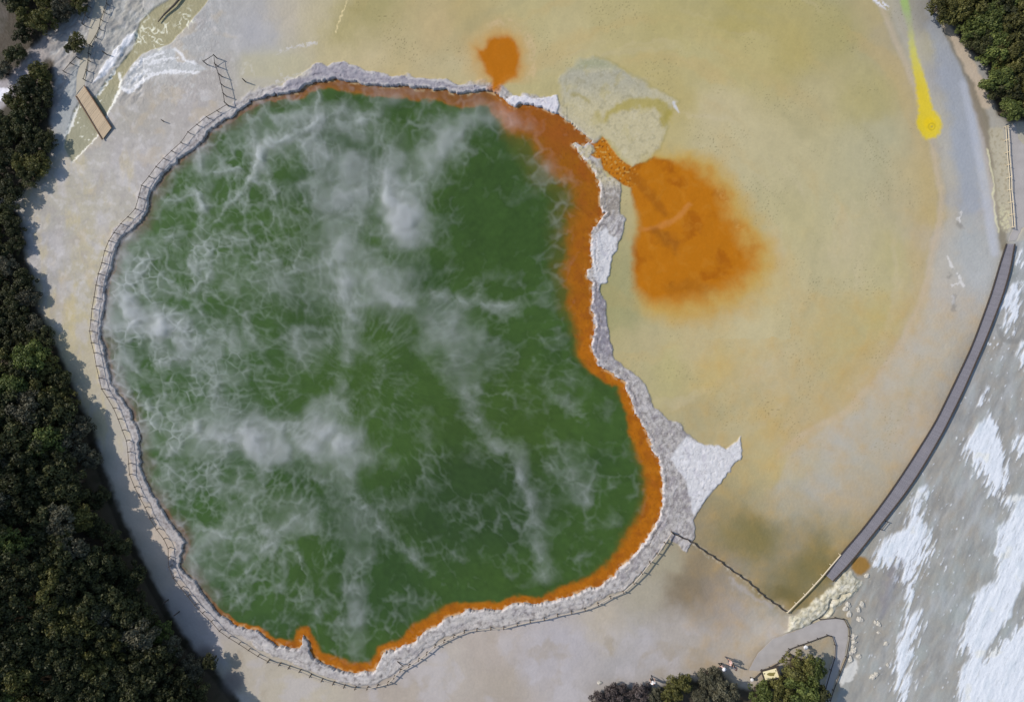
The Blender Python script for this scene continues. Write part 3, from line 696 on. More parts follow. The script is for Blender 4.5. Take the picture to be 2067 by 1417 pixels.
fib = fbm(rw_ / 4.0, tw_ * 420.0, 11, 3, 217)
WC *= (1 + 0.16 * wm_ + 0.10 * wf + 0.12 * fib)[..., None]
WC *= (1 + 0.10 * fbm(WPX, WPY, 110, 3, 219))[..., None]
t = wd / np.maximum(ow, 1) + 0.22 * wm_ + 0.10 * wf
wide = ss(30, 70, ow)
wmix(1 - ss(0.8, 1.25 + 1.15 * wide, t), (98, 90, 28), 0.85)
om = 1 - ss(0.62 - 0.22 * wide, 1.08 + 0.22 * wide, t)
wmix(om, (170, 101, 8), 0.97)
wmix(om * ss(0.1, 0.5, fbm(WPX, WPY, 38, 4, 225)), (136, 80, 14), 0.5); wmix(om * ss(0.12, 0.5, fbm(WPX, WPY, 30, 3, 227)), (186, 118, 28), 0.4)
wmix(om * ss(0.0, 0.4, wf), (180, 108, 28), 0.4); wmix(om * ss(0.1, 0.5, -wf), (142, 78, 14), 0.4)
wmix(om * wide * ss(690, 610, WPY), (128, 80, 14), 0.6)
left = ss(620, 520, WPX) * 1.0
topb = ss(250, 200, WPY) * ss(1030, 980, WPX)
wmix(om * ss(-0.05, 0.35, fbm(WPX, WPY, 26, 3, 221)), (142, 80, 22), 0.5)
wmix(om * np.maximum(left * (WPY < 1250), topb), (122, 84, 44), 0.85)
wmix(om * left * ss(420, 380, WPX) * (WPY < 1240) * ss(0.25, -0.1, wm_), (120, 112, 96), 0.8)
wmix(om * ss(0.0, 0.5, wm_) * wide, (150, 78, 22), 0.6)
wmix(om * ss(1000, 1060, WPX) * ss(330, 280, WPY), (148, 84, 26), 0.55)
wmix(om * ss(0.35, 0.55, perlin(WPX / 4.5, WPY / 4.5, 215)), (110, 62, 20), 0.3)
crust = ss(6, 1, np.abs(wd - 1)) ; wmix(crust * ss(0.0, 0.3, wf + 0.1), (214, 196, 150), 0.5)
lw = ss(640, 480, WPX) * ss(1260, 1180, WPY) * ss(34, 2, wd + 14 * wm_ + 8 * wf)
wmix(lw, (104, 92, 74), 0.7)
keep = (wd[:-1, :-1] > -14) | (wd[1:, 1:] > -14)
wz = np.full(WPX.shape, WATER_Z, np.float32)
me, used = grid_mesh('pool_water', (WPX - CX) * MPP, (CY - WPY) * MPP, wz, keep)
add_col(me, 'mineral', np.clip(WC.reshape(-1, 3)[used], 0.004, 0.9))
wo = obj('water', me, M_WATER); wo['kind'] = 'structure'; wo['label'] = 'green hot pool with an orange shelf around its edge'

# ------------------------------------------------------------------ steam: closed bodies of homogeneous vapour, thick where the photo is white
spx = np.arange(190, 1330, 1.6); spy = np.arange(150, 1360, 1.6)
TX, TY = np.meshgrid(spx.astype(np.float32), spy.astype(np.float32))
td = sdf(POOL, TX, TY, 60)
q1x = fbm(TX, TY, 60, 4, 301); q1y = fbm(TX, TY, 60, 4, 305)
q2x = fbm(TX, TY, 18, 3, 309); q2y = fbm(TX, TY, 18, 3, 313)
VX = TX + 30 * q1x + 10 * q2x; VY = TY + 30 * q1y + 10 * q2y
PUFF = [(812,430,36,66,-15,1.9),(690,450,40,110,5,.85),(715,560,80,45,25,.8),(700,640,30,60,0,.6),(800,590,45,40,0,.7),(560,285,62,26,10,.9),(525,310,22,26,0,.8),
 (600,235,100,16,-8,.55),(790,206,26,20,0,.6),(760,340,100,60,0,.45),(880,310,30,60,20,.7),(920,270,24,60,35,.7),(1000,236,54,24,10,.7),(1110,320,36,50,40,.16),
 (305,648,80,28,10,1.25),(355,695,70,26,25,.75),(250,620,40,40,0,.7),(430,740,60,30,20,.3),(450,845,66,32,-10,.85),(560,895,130,38,3,1.25),(655,865,52,50,0,.8),(400,880,60,40,0,.5),
 (930,715,58,66,-25,.55),(945,790,20,44,-30,.35),(890,650,50,40,20,.5),(960,610,90,14,5,.3),(720,1060,34,30,0,.55),(716,1160,20,120,0,.34),(715,1240,20,70,0,.28),(600,1040,60,24,15,.35),(530,1100,80,26,-30,.45),
 (1150,960,34,50,-20,.4),(1180,1000,20,30,0,.35),(990,890,24,40,-30,.3),(1085,1080,22,80,5,.3),(1100,1140,24,50,0,.3),(1050,940,18,50,0,.3),(660,380,60,30,0,.4),(640,300,40,40,0,.45),(730,250,50,30,0,.35),
 (470,560,50,40,0,.4),(560,580,60,34,20,.45),(480,680,40,30,0,.4),(250,560,26,60,0,.5),(270,480,24,40,-30,.4),(245,740,26,60,0,.4),(300,880,26,60,15,.35),(330,980,30,50,20,.35),(400,1120,40,60,30,.3),(420,370,14,90,0,.35),
 (1060,380,50,16,-20,.25),(1040,400,20,14,0,.3),(620,700,50,40,0,.35),(500,990,70,24,10,.4),(460,1080,70,30,-25,.45),(690,940,40,50,0,.4)]
puff = np.zeros(TX.shape)
for (a, b, rx, ry, an, s) in PUFF:
    c_, s_ = math.cos(math.radians(an)), math.sin(math.radians(an))
    dx = VX - a; dy = VY - b
    uu = (dx * c_ + dy * s_) / rx; vv = (-dx * s_ + dy * c_) / ry
    puff += s * np.exp(-0.9 * (uu * uu + vv * vv))
wisp = fbm(TX + 34 * q1x + 8 * q2x, TY + 34 * q1y + 8 * q2y, 40, 4, 321, 0.5)
wisp2 = fbm(VX, VY, 90, 4, 325)
puff *= np.clip(0.80 + 0.75 * wisp + 0.6 * wisp2, 0, 3)
def blur(a, n):
    for _ in range(n):
        a = (a + np.roll(a, 1, 0) + np.roll(a, -1, 0)) / 3; a = (a + np.roll(a, 1, 1) + np.roll(a, -1, 1)) / 3
    return a
puff = blur(puff, 7)
puff = puff * (0.62 + 0.30 * np.clip(puff, 0, 1.4))
# convection-cell filaments of low vapour
def net(size, amp, seed, w):
    f1, f2 = worley(TX + amp * q1x + amp * 0.5 * q2x, TY + amp * q1y + amp * 0.5 * q2y, size, seed)
    return np.clip(1 - (f2 - f1) / w, 0, 1) ** 1.5
n_a = blur(net(64, 26, 3, 0.17), 1); n_b = blur(net(36, 14, 7, 0.22), 1); n_d = net(23, 8, 13, 0.26)
rs = np.hypot(TX - 720, TY - 760); ts = np.arctan2(TY - 760, TX - 720)
def pnet(sr, st_, amp, seed, w):
    f1, f2 = worley(rs / sr * 40 + amp * q1x, ts * 420 / st_ * 40 + amp * q2y, 40, seed)
    return blur(np.clip(1 - (f2 - f1) / w, 0, 1) ** 1.4, 1)
n_r = pnet(70, 34, 18, 5, 0.20); n_r2 = pnet(40, 20, 10, 17, 0.24)
soft_a = net(64, 26, 3, 0.6)
leftm = ss(900, 380, TX + 0.15 * (TY - 700))
fineL = ss(560, 300, TX) * ss(330, 480, TY) * ss(1150, 900, TY)
g1 = np.clip(0.30 + 1.9 * fbm(TX, TY, 70, 3, 331), 0, 1.4); g2 = np.clip(0.25 + 2.0 * fbm(TX, TY, 52, 3, 335), 0, 1.4); g3 = np.clip(0.35 + 2.0 * fbm(TX, TY, 85, 3, 343), 0, 1.4); g4 = np.clip(0.3 + 2.0 * fbm(TX, TY, 60, 3, 347), 0, 1.3)
outer = ss(180, 420, rs)
vein = n_a * (0.06 + 0.30 * leftm) * g1 + n_b * (0.05 + 0.30 * leftm) * g2 + n_d * (0.03 + 0.38 * fineL + 0.12 * leftm) * g4 + n_r * (0.24 + 0.14 * leftm) * g3 + n_r2 * (0.20 + 0.06 * leftm) * (0.35 + 0.65 * outer) * g4 + 0.16 * net(95, 34, 23, 0.8) * (1 - leftm) * g2
vein += 0.26 * soft_a * (0.25 + 0.75 * leftm) * np.clip(0.2 + 1.9 * fbm(TX, TY, 90, 3, 339), 0, 1.4) + 0.10 * np.clip(wisp + 0.6 * wisp2, 0, 2)
LINES = [[(402,285,2),(404,340,2),(404,400,3),(410,470,3),(424,540,3),(412,590,3),(400,620,2)], [(520,335,1),(502,370,2),(492,420,2),(495,470,2),(505,500,1)], [(527,322,3),(480,340,2),(430,350,1)],
 [(536,340,1),(548,375,2),(556,420,2),(548,460,1)], [(524,312,2),(512,275,3),(500,232,3)], [(642,178,2),(638,250,3),(600,268,4),(555,292,3)], [(640,252,2),(690,247,2),(740,240,1)], [(522,325,2),(490,385,2),(450,430,2),(425,450,1)],
 [(330,408,1),(400,392,2)], [(370,540,1),(425,528,2),(500,535,2),(560,525,2)], [(425,470,1),(470,480,2),(520,495,2),(560,500,1)], [(715,640,4),(700,720,3),(690,800,3),(700,900,3)], [(940,800,3),(975,870,2),(1010,910,3),(1050,960,2)],
 [(560,1080,2),(600,1120,2),(620,1180,2),(600,1230,1)], [(480,1170,1),(520,1130,2),(560,1080,2),(600,1040,2)], [(1050,960,3),(1080,1060,4),(1090,1130,3),(1100,1170,1)], [(880,600,2),(960,612,3),(1040,625,2)], [(1140,930,3),(1165,985,5),(1185,1010,3)],
 [(720,1000,3),(760,1060,2),(830,1120,2),(880,1170,1)], [(400,1060,2),(470,1090,3),(540,1075,3)], [(1100,780,3),(1150,820,5),(1190,850,3)], [(330,560,2),(380,590,3),(420,560,2)], [(300,740,2),(360,720,3),(430,745,3)]]
for k, L_ in enumerate(LINES):
    dl_ = dline(L_, TX + 9 * q2x, TY + 9 * q2y, 26)
    rgt = np.mean([q[0] for q in L_]) > 620
    vein += ((0.06 if rgt else 0.30) * ss(3.0, -2.0, dl_) + (0.30 if rgt else 0.24) * ss(22 if rgt else 17, -3, dl_ + (8 * wisp2 if rgt else 0))) * np.clip(0.5 + 1.4 * wisp, 0.05, 1.3)
# soft ground mist on the left shore
mist = 0.30 * ss(520, 260, TX) * ss(400, 520, TY) * ss(1050, 800, TY) * np.clip(0.6 + 1.4 * wisp, 0, 2) + 0.10 * leftm * np.clip(0.2 + 1.6 * wisp, 0, 2)
quiet = 1 - 0.75 * ss(130, 40, np.hypot((TX - 1010), (TY - 430) * 0.8))
thick = (0.34 * puff + 0.34 * vein + 0.22 * mist) * quiet
thick *= ss(-12, 14, td + 10 * q2x)
shore_r = ss(900, 1060, TX + 0.15 * (TY - 700)) * (1 - 0.55 * ss(60, 20, np.hypot((TX - 1000) * .5, TY - 236)))
thick *= 1 - shore_r * (1 - 0.12 - 0.88 * ss(8, 70, td + 12 * q2x))
thick *= 1 - 0.15 * ss(780, 960, TX) * ss(640, 760, TY)
thick *= 1 - 0.55 * ss(1210, 1290, TY) * ss(30, 5, td)
thick = np.clip(thick - 0.02, 0, 2.0)
STEAM_DENS = 2.0
zt = WATER_Z + 0.06
ny, nx = thick.shape
pos = thick > 0.0
act = pos[:-1, :-1] | pos[1:, :-1] | pos[:-1, 1:] | pos[1:, 1:]
idx = np.arange(nx * ny).reshape(ny, nx)
qt = np.stack([idx[:-1, :-1], idx[1:, :-1], idx[1:, 1:], idx[:-1, 1:]], -1)[act].reshape(-1, 4)
qb = np.stack([idx[:-1, :-1], idx[:-1, 1:], idx[1:, 1:], idx[1:, :-1]], -1)[act].reshape(-1, 4)
bot_map = np.where(pos.ravel(), np.arange(nx * ny) + nx * ny, np.arange(nx * ny))
quads = np.concatenate([qt, bot_map[qb]])
X3 = (TX - CX) * MPP; Y3 = (CY - TY) * MPP
top = np.stack([X3, Y3, zt + thick], -1).reshape(-1, 3)
bott = np.stack([X3, Y3, np.full(TX.shape, zt)], -1).reshape(-1, 3)
co = np.concatenate([top, bott])
used = np.unique(quads); remap = np.full(len(co), -1, np.int64); remap[used] = np.arange(len(used))
quads = remap[quads].astype(np.int32); co = co[used].astype(np.float32)
me = bpy.data.meshes.new('steam')
me.vertices.add(len(co)); me.vertices.foreach_set('co', co.ravel())
me.loops.add(quads.size); me.loops.foreach_set('vertex_index', quads.ravel())
me.polygons.add(len(quads)); me.polygons.foreach_set('loop_start', np.arange(0, quads.size, 4, dtype=np.int32))
me.update(calc_edges=True)
ms = bpy.data.materials.new('steam'); ms.use_nodes = True; nt = ms.node_tree
nt.nodes.remove(nt.nodes['Principled BSDF'])
vs = node(nt, 'ShaderNodeVolumeScatter'); vs.inputs['Color'].default_value = (0.97, 0.975, 0.98, 1); vs.inputs['Density'].default_value = STEAM_DENS
nt.links.new(vs.outputs[0], nt.nodes['Material Output'].inputs['Volume'])
st = obj('steam', me, ms); st['kind'] = 'stuff'; st['label'] = 'white steam drifting in wisps and filaments over the green pool'

# ------------------------------------------------------------------ mesh builder
class MB:
    def __init__(self):
        self.v = []; self.f = []
    def beam(self, a, b, w, h, up=Vector((0, 0, 1))):
        a = Vector(a); b = Vector(b); d = (b - a).normalized()
        s = d.cross(up)
        if s.length < 1e-4:
            s = d.cross(Vector((1, 0, 0)))
        s.normalize(); u = s.cross(d).normalized()
        n = len(self.v)
        for p in (a, b):
            for (i, j) in ((-1, -1), (1, -1), (1, 1), (-1, 1)):
                self.v.append(p + s * (w / 2 * i) + u * (h / 2 * j))
        for q in ((0, 3, 2, 1), (4, 5, 6, 7), (0, 1, 5, 4), (1, 2, 6, 5), (2, 3, 7, 6), (3, 0, 4, 7)):
            self.f.append([n + k for k in q])
        return self
    def tube(self, pts, radii, seg=7, cap=True):
        pts = [Vector(p) for p in pts]; n0 = len(self.v); ref = Vector((0.31, 0.87, 0.2))
        for i, p in enumerate(pts):
            d = (pts[min(i + 1, len(pts) - 1)] - pts[max(i - 1, 0)]).normalized()
            s = d.cross(ref)
            if s.length < 1e-3: s = d.cross(Vector((1, 0, 0)))
            s.normalize(); u = d.cross(s)
            for k in range(seg):
                a = 2 * math.pi * k / seg
                self.v.append(p + (s * math.cos(a) + u * math.sin(a)) * radii[i])
        for i in range(len(pts) - 1):
            for k in range(seg):
                a = n0 + i * seg + k; b = n0 + i * seg + (k + 1) % seg
                self.f.append([a, b, b + seg, a + seg])
        if cap:
            self.f.append([n0 + k for k in range(seg)][::-1])
            self.f.append([n0 + (len(pts) - 1) * seg + k for k in range(seg)])
        return self
    def prism(self, poly, z0, z1):
        n = len(self.v); k = len(poly)
        for z in (z0, z1):
            for p in poly: self.v.append(Vector((p[0], p[1], z)))
        self.f.append(list(range(n, n + k))[::-1]); self.f.append(list(range(n + k, n + 2 * k)))
        for i in range(k):
            j = (i + 1) % k; self.f.append([n + i, n + j, n + k + j, n + k + i])
        return self
    def mesh(self, name, smooth=False):
        me = bpy.data.meshes.new(name); me.from_pydata([tuple(p) for p in self.v], [], self.f)
        bm = bmesh.new(); bm.from_mesh(me); bmesh.ops.recalc_face_normals(bm, faces=bm.faces); bm.to_mesh(me); bm.free()
        if smooth:
            for p in me.polygons: p.use_smooth = True
        return me

def build(mb, name, m, parent=None, origin=None, smooth=False):
    if origin is not None:
        mb.v = [p - origin for p in mb.v]
    return obj(name, mb.mesh(name, smooth), m, parent)

# ------------------------------------------------------------------ fences
def resample(pts, step):
    pts = [Vector((p[0], p[1])) for p in pts]; out = [pts[0]]; acc = 0
    for a, b in zip(pts, pts[1:]):
        L = (b - a).length; s = step - acc
        while s < L:
            out.append(a + (b - a) * (s / L)); s += step
        acc = L - (s - step)
    if (out[-1] - pts[-1]).length > step * 0.4:
        out.append(pts[-1])
    return out

def fence(name, pts, label, h=0.55, post_r=0.05, rail=0.07, m=None, rail_m=None, rails=(0.92,), step=None, cat='fence', extra=0.08, tip=0.0):
    m = m or M_WOOD; rail_m = rail_m or m
    P = resample(pts, step) if step else [Vector(p) for p in pts]
    B3 = []
    for p in P:
        w = W(p[0], p[1]); w.z = ground_z(w.x, w.y); B3.append(w)
    root = empty(name, B3[0].copy(), label, cat)
    o = B3[0]
    rnd = random.Random(len(P))
    tops = []
    for k, b in enumerate(B3):
        hh_ = h * rnd.uniform(0.95, 1.05)
        lean = Vector((rnd.uniform(-.03, .03), rnd.uniform(-.03, .03), 0)) * h
        t_ = b + Vector((0, 0, hh_)) + lean
        mb = MB().tube([b - Vector((0, 0, .15)), b + (t_ - b) * .5, t_ + Vector((0, 0, extra))], [post_r, post_r, post_r * .9], 8)
        build(mb, 'post', m, root, o); tops.append(t_)
    for fr in rails:
        for k in range(len(B3) - 1):
            if (B3[k + 1] - B3[k]).length > 4.5: continue
        mb = MB(); pl = [B3[k] + (tops[k] - B3[k]) * fr for k in range(len(B3))]
        sag = []
        for k in range(len(pl)):
            sag.append(pl[k])
        mb.tube(sag, [rail / 2] * len(sag), 6)
        build(mb, 'rail', rail_m, root, o)
    return root

F_LEFT = [(461,215),(442,227),(422,240),(402,255),(384,270),(370,291),(352,308),(336,323),(321,340),(306,359),(292,377),(286,401),
 (279,424),(263,440),(250,454),(237,472),(226,488),(217,508),(212,532),(205,554),(200,577),(196,601),(192,624),(190,647),(188,669),
 (191,692),(196,712),(201,739),(206,763),(212,785),(222,801),(235,823),(244,845),(252,867),(261,888),(264,911),(266,934),(267,956),
 (277,981),(287,1001),(298,1022),(308,1044),(321,1066),(335,1085),(344,1104),(345,1122),(346,1141),(355,1163),(370,1183),(384,1199),
 (398,1217),(414,1233),(431,1250),(447,1269),(466,1283),(486,1295),(505,1308),(524,1320),(544,1330)]
F_BOT = [(544,1331),(567,1337),(586,1343),(608,1350),(629,1360),(652,1369),(675,1375),(697,1381),(719,1384),(743,1385),(763,1381),(784,1375),(797,1363),
 (809,1350),(827,1340),(846,1328),(862,1315),(879,1301),(897,1291),(917,1281),(938,1270),(963,1267),(991,1265),(1017,1264),(1044,1257),
 (1070,1250),(1098,1245),(1125,1239),(1153,1233),(1180,1227),(1206,1216),(1231,1203),(1257,1192),(1278,1174),(1294,1153),(1310,1132),
 (1325,1115),(1340,1093),(1354,1072)]
fence('rail_fence', F_LEFT, 'long low timber rail fence curving down the left bank of the green pool', h=0.56)
fence('rail_fence', F_BOT, 'low brown timber rail fence along the bottom bank of the green pool', h=0.6, post_r=.075, rail=.14, rail_m=simple('grey_rail', (178, 168, 150), .8, .12, 6), extra=.2)
fence('rail_fence', [(418,131),(438,118),(440,135),(448,155),(452,175),(457,195),(460,213)], 'short tall fence with a kinked upper end running up from the pool top left corner', h=0.95, post_r=.06, rail=.08, m=M_DARKWOOD)
fence('rail_fence', [(220,-8),(220,12),(214,28),(209,44),(204,61),(196,78),(186,95),(183,111),(184,126),(179,145),(174,164)], 'dark rail fence along the stream side of the beige path above the plank bridge', h=0.5, m=M_DARKWOOD)
fence('rail_fence', [(186,-8),(183,16),(179,37),(172,53)], 'short dark rail fence on the bush side of the beige path at the top edge', h=0.65, m=M_DARKWOOD)
fence('rail_fence', [(160,119),(148,131),(134,148)], 'small three post fence in shade beside the rounded shrub and bridge path', h=0.6, m=M_DARKWOOD)
fence('rail_fence', [(2026,258),(2028,285),(2029,310),(2031,335),(2033,360),(2034,385),(2036,410),(2038,435),(2040,460)], 'pale double rail fence beside the grey path at the right edge', h=0.7, m=M_PALEWOOD, rails=(.5, .95), rail=.09)
fence('rail_fence', [(1787,1051),(1775,1067)], 'tiny two post barrier standing just outside the long boardwalk', h=0.55, m=M_DARKWOOD, post_r=.05)
fence('rail_fence', [(1693,1117),(1675,1138),(1657,1159),(1640,1178),(1622,1197),(1604,1215),(1586,1233)], 'pale yellow handrail leading from the lower boardwalk end to the low weir', h=0.5, m=M_PALEWOOD, rail=.15, rails=(.98,), extra=0.0)
fence('path_rail', [(1668,1280),(1649,1287),(1630,1294),(1610,1301),(1591,1308),(1580,1322),(1570,1335),(1552,1345),(1535,1353),(1516,1370)], 'dark low rail on the bush side of the grey path by the information board', h=0.35, m=M_DARKWOOD, rail=.11, cat='rail')
fence('path_rail', [(1668,1280),(1678,1283),(1684,1300),(1683,1325),(1675,1350),(1665,1385),(1655,1412)], 'dark low rail on the inner side of the path bend running off the bottom edge', h=0.35, m=M_DARKWOOD, rail=.11, cat='rail')
fence('path_rail', [(1656,1250),(1685,1245),(1702,1248),(1711,1264),(1713,1283),(1706,1324),(1694,1353),(1680,1391),(1674,1412)], 'dark low rail on the outer side of the path bend facing the white streaks', h=0.35, m=M_DARKWOOD, rail=.11, cat='rail')

# low weir of short stakes and sagging logs
WEIR = [(1354,1072),(1368,1079),(1387,1087),(1401,1095),(1419,1109),(1437,1120),(1455,1132),(1471,1145),(1490,1158),(1509,1171),(1525,1185),(1538,1198),(1553,1209),(1568,1219),(1590,1235)]
pts3 = []
for p in WEIR:
    w = W(*p); w.z = ground_z(w.x, w.y); pts3.append(w)
root = empty('low_weir', pts3[0].copy(), 'low dark weir of stakes and sagging logs crossing the olive shallows', 'weir')
rw = random.Random(3)
for a, b in zip(pts3, pts3[1:]):
    mid_ = (a + b) / 2; n_ = (b - a).normalized().cross(Vector((0, 0, 1)))
    pts = [a + Vector((0, 0, .26)), a.lerp(b, .25) + n_ * .05 + Vector((0, 0, .18)), mid_ + n_ * .10 + Vector((0, 0, .14)), a.lerp(b, .75) + n_ * .05 + Vector((0, 0, .18)), b + Vector((0, 0, .26))]
    build(MB().tube(pts, [.07, .08, .09, .08, .07], 7), 'log', M_DARKWOOD, root, pts3[0])
for a in pts3:
    build(MB().tube([a - Vector((0, 0, .1)), a + Vector((rw.uniform(-.03, .03), rw.uniform(-.03, .03), .38))], [.07, .06], 8), 'stake', M_WOOD, root, pts3[0])

# lone stakes
def stake(px, py, h, r, label, m=None, lean=(0, 0)):
    w = W(px, py); w.z = ground_z(w.x, w.y)
    o = build(MB().tube([w - Vector((0, 0, .1)), w + Vector((lean[0] * .5, lean[1] * .5, h * .5)), w + Vector((lean[0], lean[1], h))], [r, r, r * .85], 8), 'stake', m or M_DARKWOOD, None, w)
    o.location = w; tag(o, label, 'post'); return o
stake(331, 246, .6, .06, 'lone short stake on the beige flat right of the plank bridge')
stake(496, 166, .95, .07, 'lone taller stake standing above the top left corner of the green pool')
stake(216, 111, .9, .07, 'dark stake standing in the white stream bank beside the rail fence')
stake(340, 1210, 1.2, .08, 'upper of two dark stakes at the foot of the shaded forest')
stake(362, 1234, 1.2, .08, 'lower of two dark stakes at the foot of the shaded forest')
stake(801, 1333, .5, .06, 'small lone stake on the pale shelf inside the bottom fence', lean=(.9, -.35))
# log by the stream
a = W(367, -4, .15); b = W(320, 46, .12)
o = build(MB().tube([a, a.lerp(b, .35) + Vector((.15, .05, .05)), a.lerp(b, .7) + Vector((-.1, 0, 0)), b], [.13, .12, .10, .06], 9), 'driftwood_log', M_WOOD, None, a, True)
o.location = a; tag(o, 'dark bare log lying beside the rippled stream at the top edge', 'log')

# ------------------------------------------------------------------ boardwalk
def plank_mat(name, rgb, along_scale, mortar=0.02, var=0.18):
    """boards laid across: colour per board from the board attribute"""
    m, nt, p = mat(name); L = nt.links.new
    at = node(nt, 'ShaderNodeAttribute', attribute_name='board')
    tc = node(nt, 'ShaderNodeTexCoord'); nz = node(nt, 'ShaderNodeTexNoise'); nz.inputs['Scale'].default_value = 5; nz.inputs['Detail'].default_value = 5
    L(tc.outputs['Object'], nz.inputs['Vector'])
    ad = node(nt, 'ShaderNodeMath', operation='MULTIPLY_ADD'); ad.inputs[1].default_value = 0.5; L(nz.outputs['Fac'], ad.inputs[0]); L(at.outputs['Fac'], ad.inputs[2])
    mr = node(nt, 'ShaderNodeMapRange'); mr.inputs[1].default_value = 0; mr.inputs[2].default_value = 1.5; mr.inputs[3].default_value = 1 - var; mr.inputs[4].default_value = 1 + var
    L(ad.outputs[0], mr.inputs[0])
    sc = node(nt, 'ShaderNodeVectorMath', operation='SCALE'); sc.inputs[0].default_value = tuple(alb(rgb)); L(mr.outputs[0], sc.inputs['Scale'])
    L(sc.outputs[0], p.inputs['Base Color']); p.inputs['Roughness'].default_value = 0.75
    return m
M_DECK = plank_mat('grey_decking', (140, 137, 138), 1, var=.10)
M_BRIDGE = plank_mat('tan_planks', (186, 166, 132), 1, var=0.10)

def lerp_poly(pts, t):
    L = [0]
    for a, b in zip(pts, pts[1:]): L.append(L[-1] + (Vector(b) - Vector(a)).length)
    s = t * L[-1]
    for i in range(len(pts) - 1):
        if s <= L[i + 1] or i == len(pts) - 2:
            f = (s - L[i]) / (L[i + 1] - L[i]); return Vector(pts[i]).lerp(Vector(pts[i + 1]), f)

def deck(name, left_pts, right_pts, n, z, m, edge_m, label, cat, thick=.05, gap=.12, edge_h=.12, edge_w=.14, legs=0):
    left_pts = [(CX + (p[0] - CX) * (1 - z / H), CY + (p[1] - CY) * (1 - z / H)) for p in left_pts]
    right_pts = [(CX + (p[0] - CX) * (1 - z / H), CY + (p[1] - CY) * (1 - z / H)) for p in right_pts]
    mb = MB(); board = []
    o = W(*left_pts[0], 0)
    root = empty(name, o.copy(), label, cat)
    rb = random.Random(5)
    def smooth(pts, t):
        return (lerp_poly(pts, max(0, t - .03)) + lerp_poly(pts, t) * 2 + lerp_poly(pts, min(1, t + .03))) / 4
    for i in range(n):
        t0 = i / n; t1 = (i + 1 - gap) / n
        a = W(*smooth(left_pts, t0)); b = W(*smooth(right_pts, t0)); c = W(*smooth(right_pts, t1)); d = W(*smooth(left_pts, t1))
        dz = rb.uniform(-.008, .008)
        mb.prism([(a.x, a.y), (d.x, d.y), (c.x, c.y), (b.x, b.y)], z - thick + dz, z + dz); v = rb.random(); board += [v] * 8
    me = None
    mb.v = [p - o for p in mb.v]; me = mb.mesh('deck'); add_f(me, 'board', np.array(board))
    obj('deck', me, m, root)
    for pts in (left_pts, right_pts):
        e = MB(); P = []
        for k in range(41):
            w = W(*smooth(pts, k / 40)); P.append(Vector((w.x, w.y, z + .05)))
        for p, q in zip(P, P[1:]): e.beam(p, q, edge_w, edge_h)
        build(e, 'edge_board', edge_m, root, o)
    for pts in (left_pts, right_pts):
        e = MB()
        for k in range(41):
            pass
        P = [W(*(smooth(left_pts, k / 40).lerp(smooth(right_pts, k / 40), .2 if pts is left_pts else .8))) for k in range(41)]
        for p, q in zip(P, P[1:]): e.beam(Vector((p.x, p.y, z - thick - .1)), Vector((q.x, q.y, z - thick - .1)), .1, .18)
        build(e, 'bearer', M_DARKWOOD, root, o)
    for k in range(legs):
        t_ = (k + .5) / legs
        for f in (.2, .8):
            p = W(*(smooth(left_pts, t_).lerp(smooth(right_pts, t_), f))); gz = ground_z(p.x, p.y)
            build(MB().beam((p.x, p.y, gz - .2), (p.x, p.y, z - thick - .19), .12, .12), 'pile', M_DARKWOOD, root, o)
    return root
deck('boardwalk', BW_L, BW_R, 330, .34, M_DECK, M_DARKWOOD, 'long curved grey plank boardwalk with dark edge boards along the right side', 'boardwalk', legs=22, edge_w=.13)
M_BRIDGE_EDGE = simple('brown_beam', (112, 84, 58), .8, .2, 8)
deck('footbridge', [(153,194),(171,223),(189,253),(207,283)], [(170,173),(188.5,201.5),(207,230),(225.5,258.5)], 26, .22, M_BRIDGE, M_BRIDGE_EDGE, 'flat tan plank footbridge crossing the narrow stream', 'bridge', gap=.05, edge_w=.10, edge_h=.10, legs=3)

# paths: thin sheets a few centimetres above the flattened bed
def sheet(name, poly, z, m, label):
    P = []
    n = len(poly)
    for i in range(n):
        a = Vector(poly[i]); b = Vector(poly[(i + 1) % n]); k = max(1, int((b - a).length / 6))
        for j in range(k): P.append(a.lerp(b, j / k))
    rp_ = random.Random(n)
    Q = [W(p.x + rp_.uniform(-.8, .8), p.y + rp_.uniform(-.8, .8)) for p in P]
    me = bpy.data.meshes.new(name); bm = bmesh.new()
    f = bm.faces.new([bm.verts.new((q.x, q.y, z)) for q in Q])
    r = bmesh.ops.extrude_face_region(bm, geom=[f])
    for e in r['geom']:
        if isinstance(e, bmesh.types.BMVert): e.co.z -= .12
    bmesh.ops.triangulate(bm, faces=bm.faces); bmesh.ops.recalc_face_normals(bm, faces=bm.faces)
    bm.to_mesh(me); bm.free()
    o = obj(name, me, m); o['kind'] = 'structure'; o['label'] = label; return o
M_GRAVEL = simple('fine_grey_gravel', (170, 166, 158), .9, .22, .9, .3)
M_SAND = simple('beige_path', (182, 176, 154), .9, .12, 1.2, .3)
sheet('path', BR_PATH, .006, M_GRAVEL, 'grey gravel path bending round the bottom right bushes')
sheet('path', TL_PATH, .006, M_SAND, 'narrow beige path leading to the footbridge')
sheet('path', TR_PATH, .006, M_GRAVEL, 'grey path beside the double rail fence')

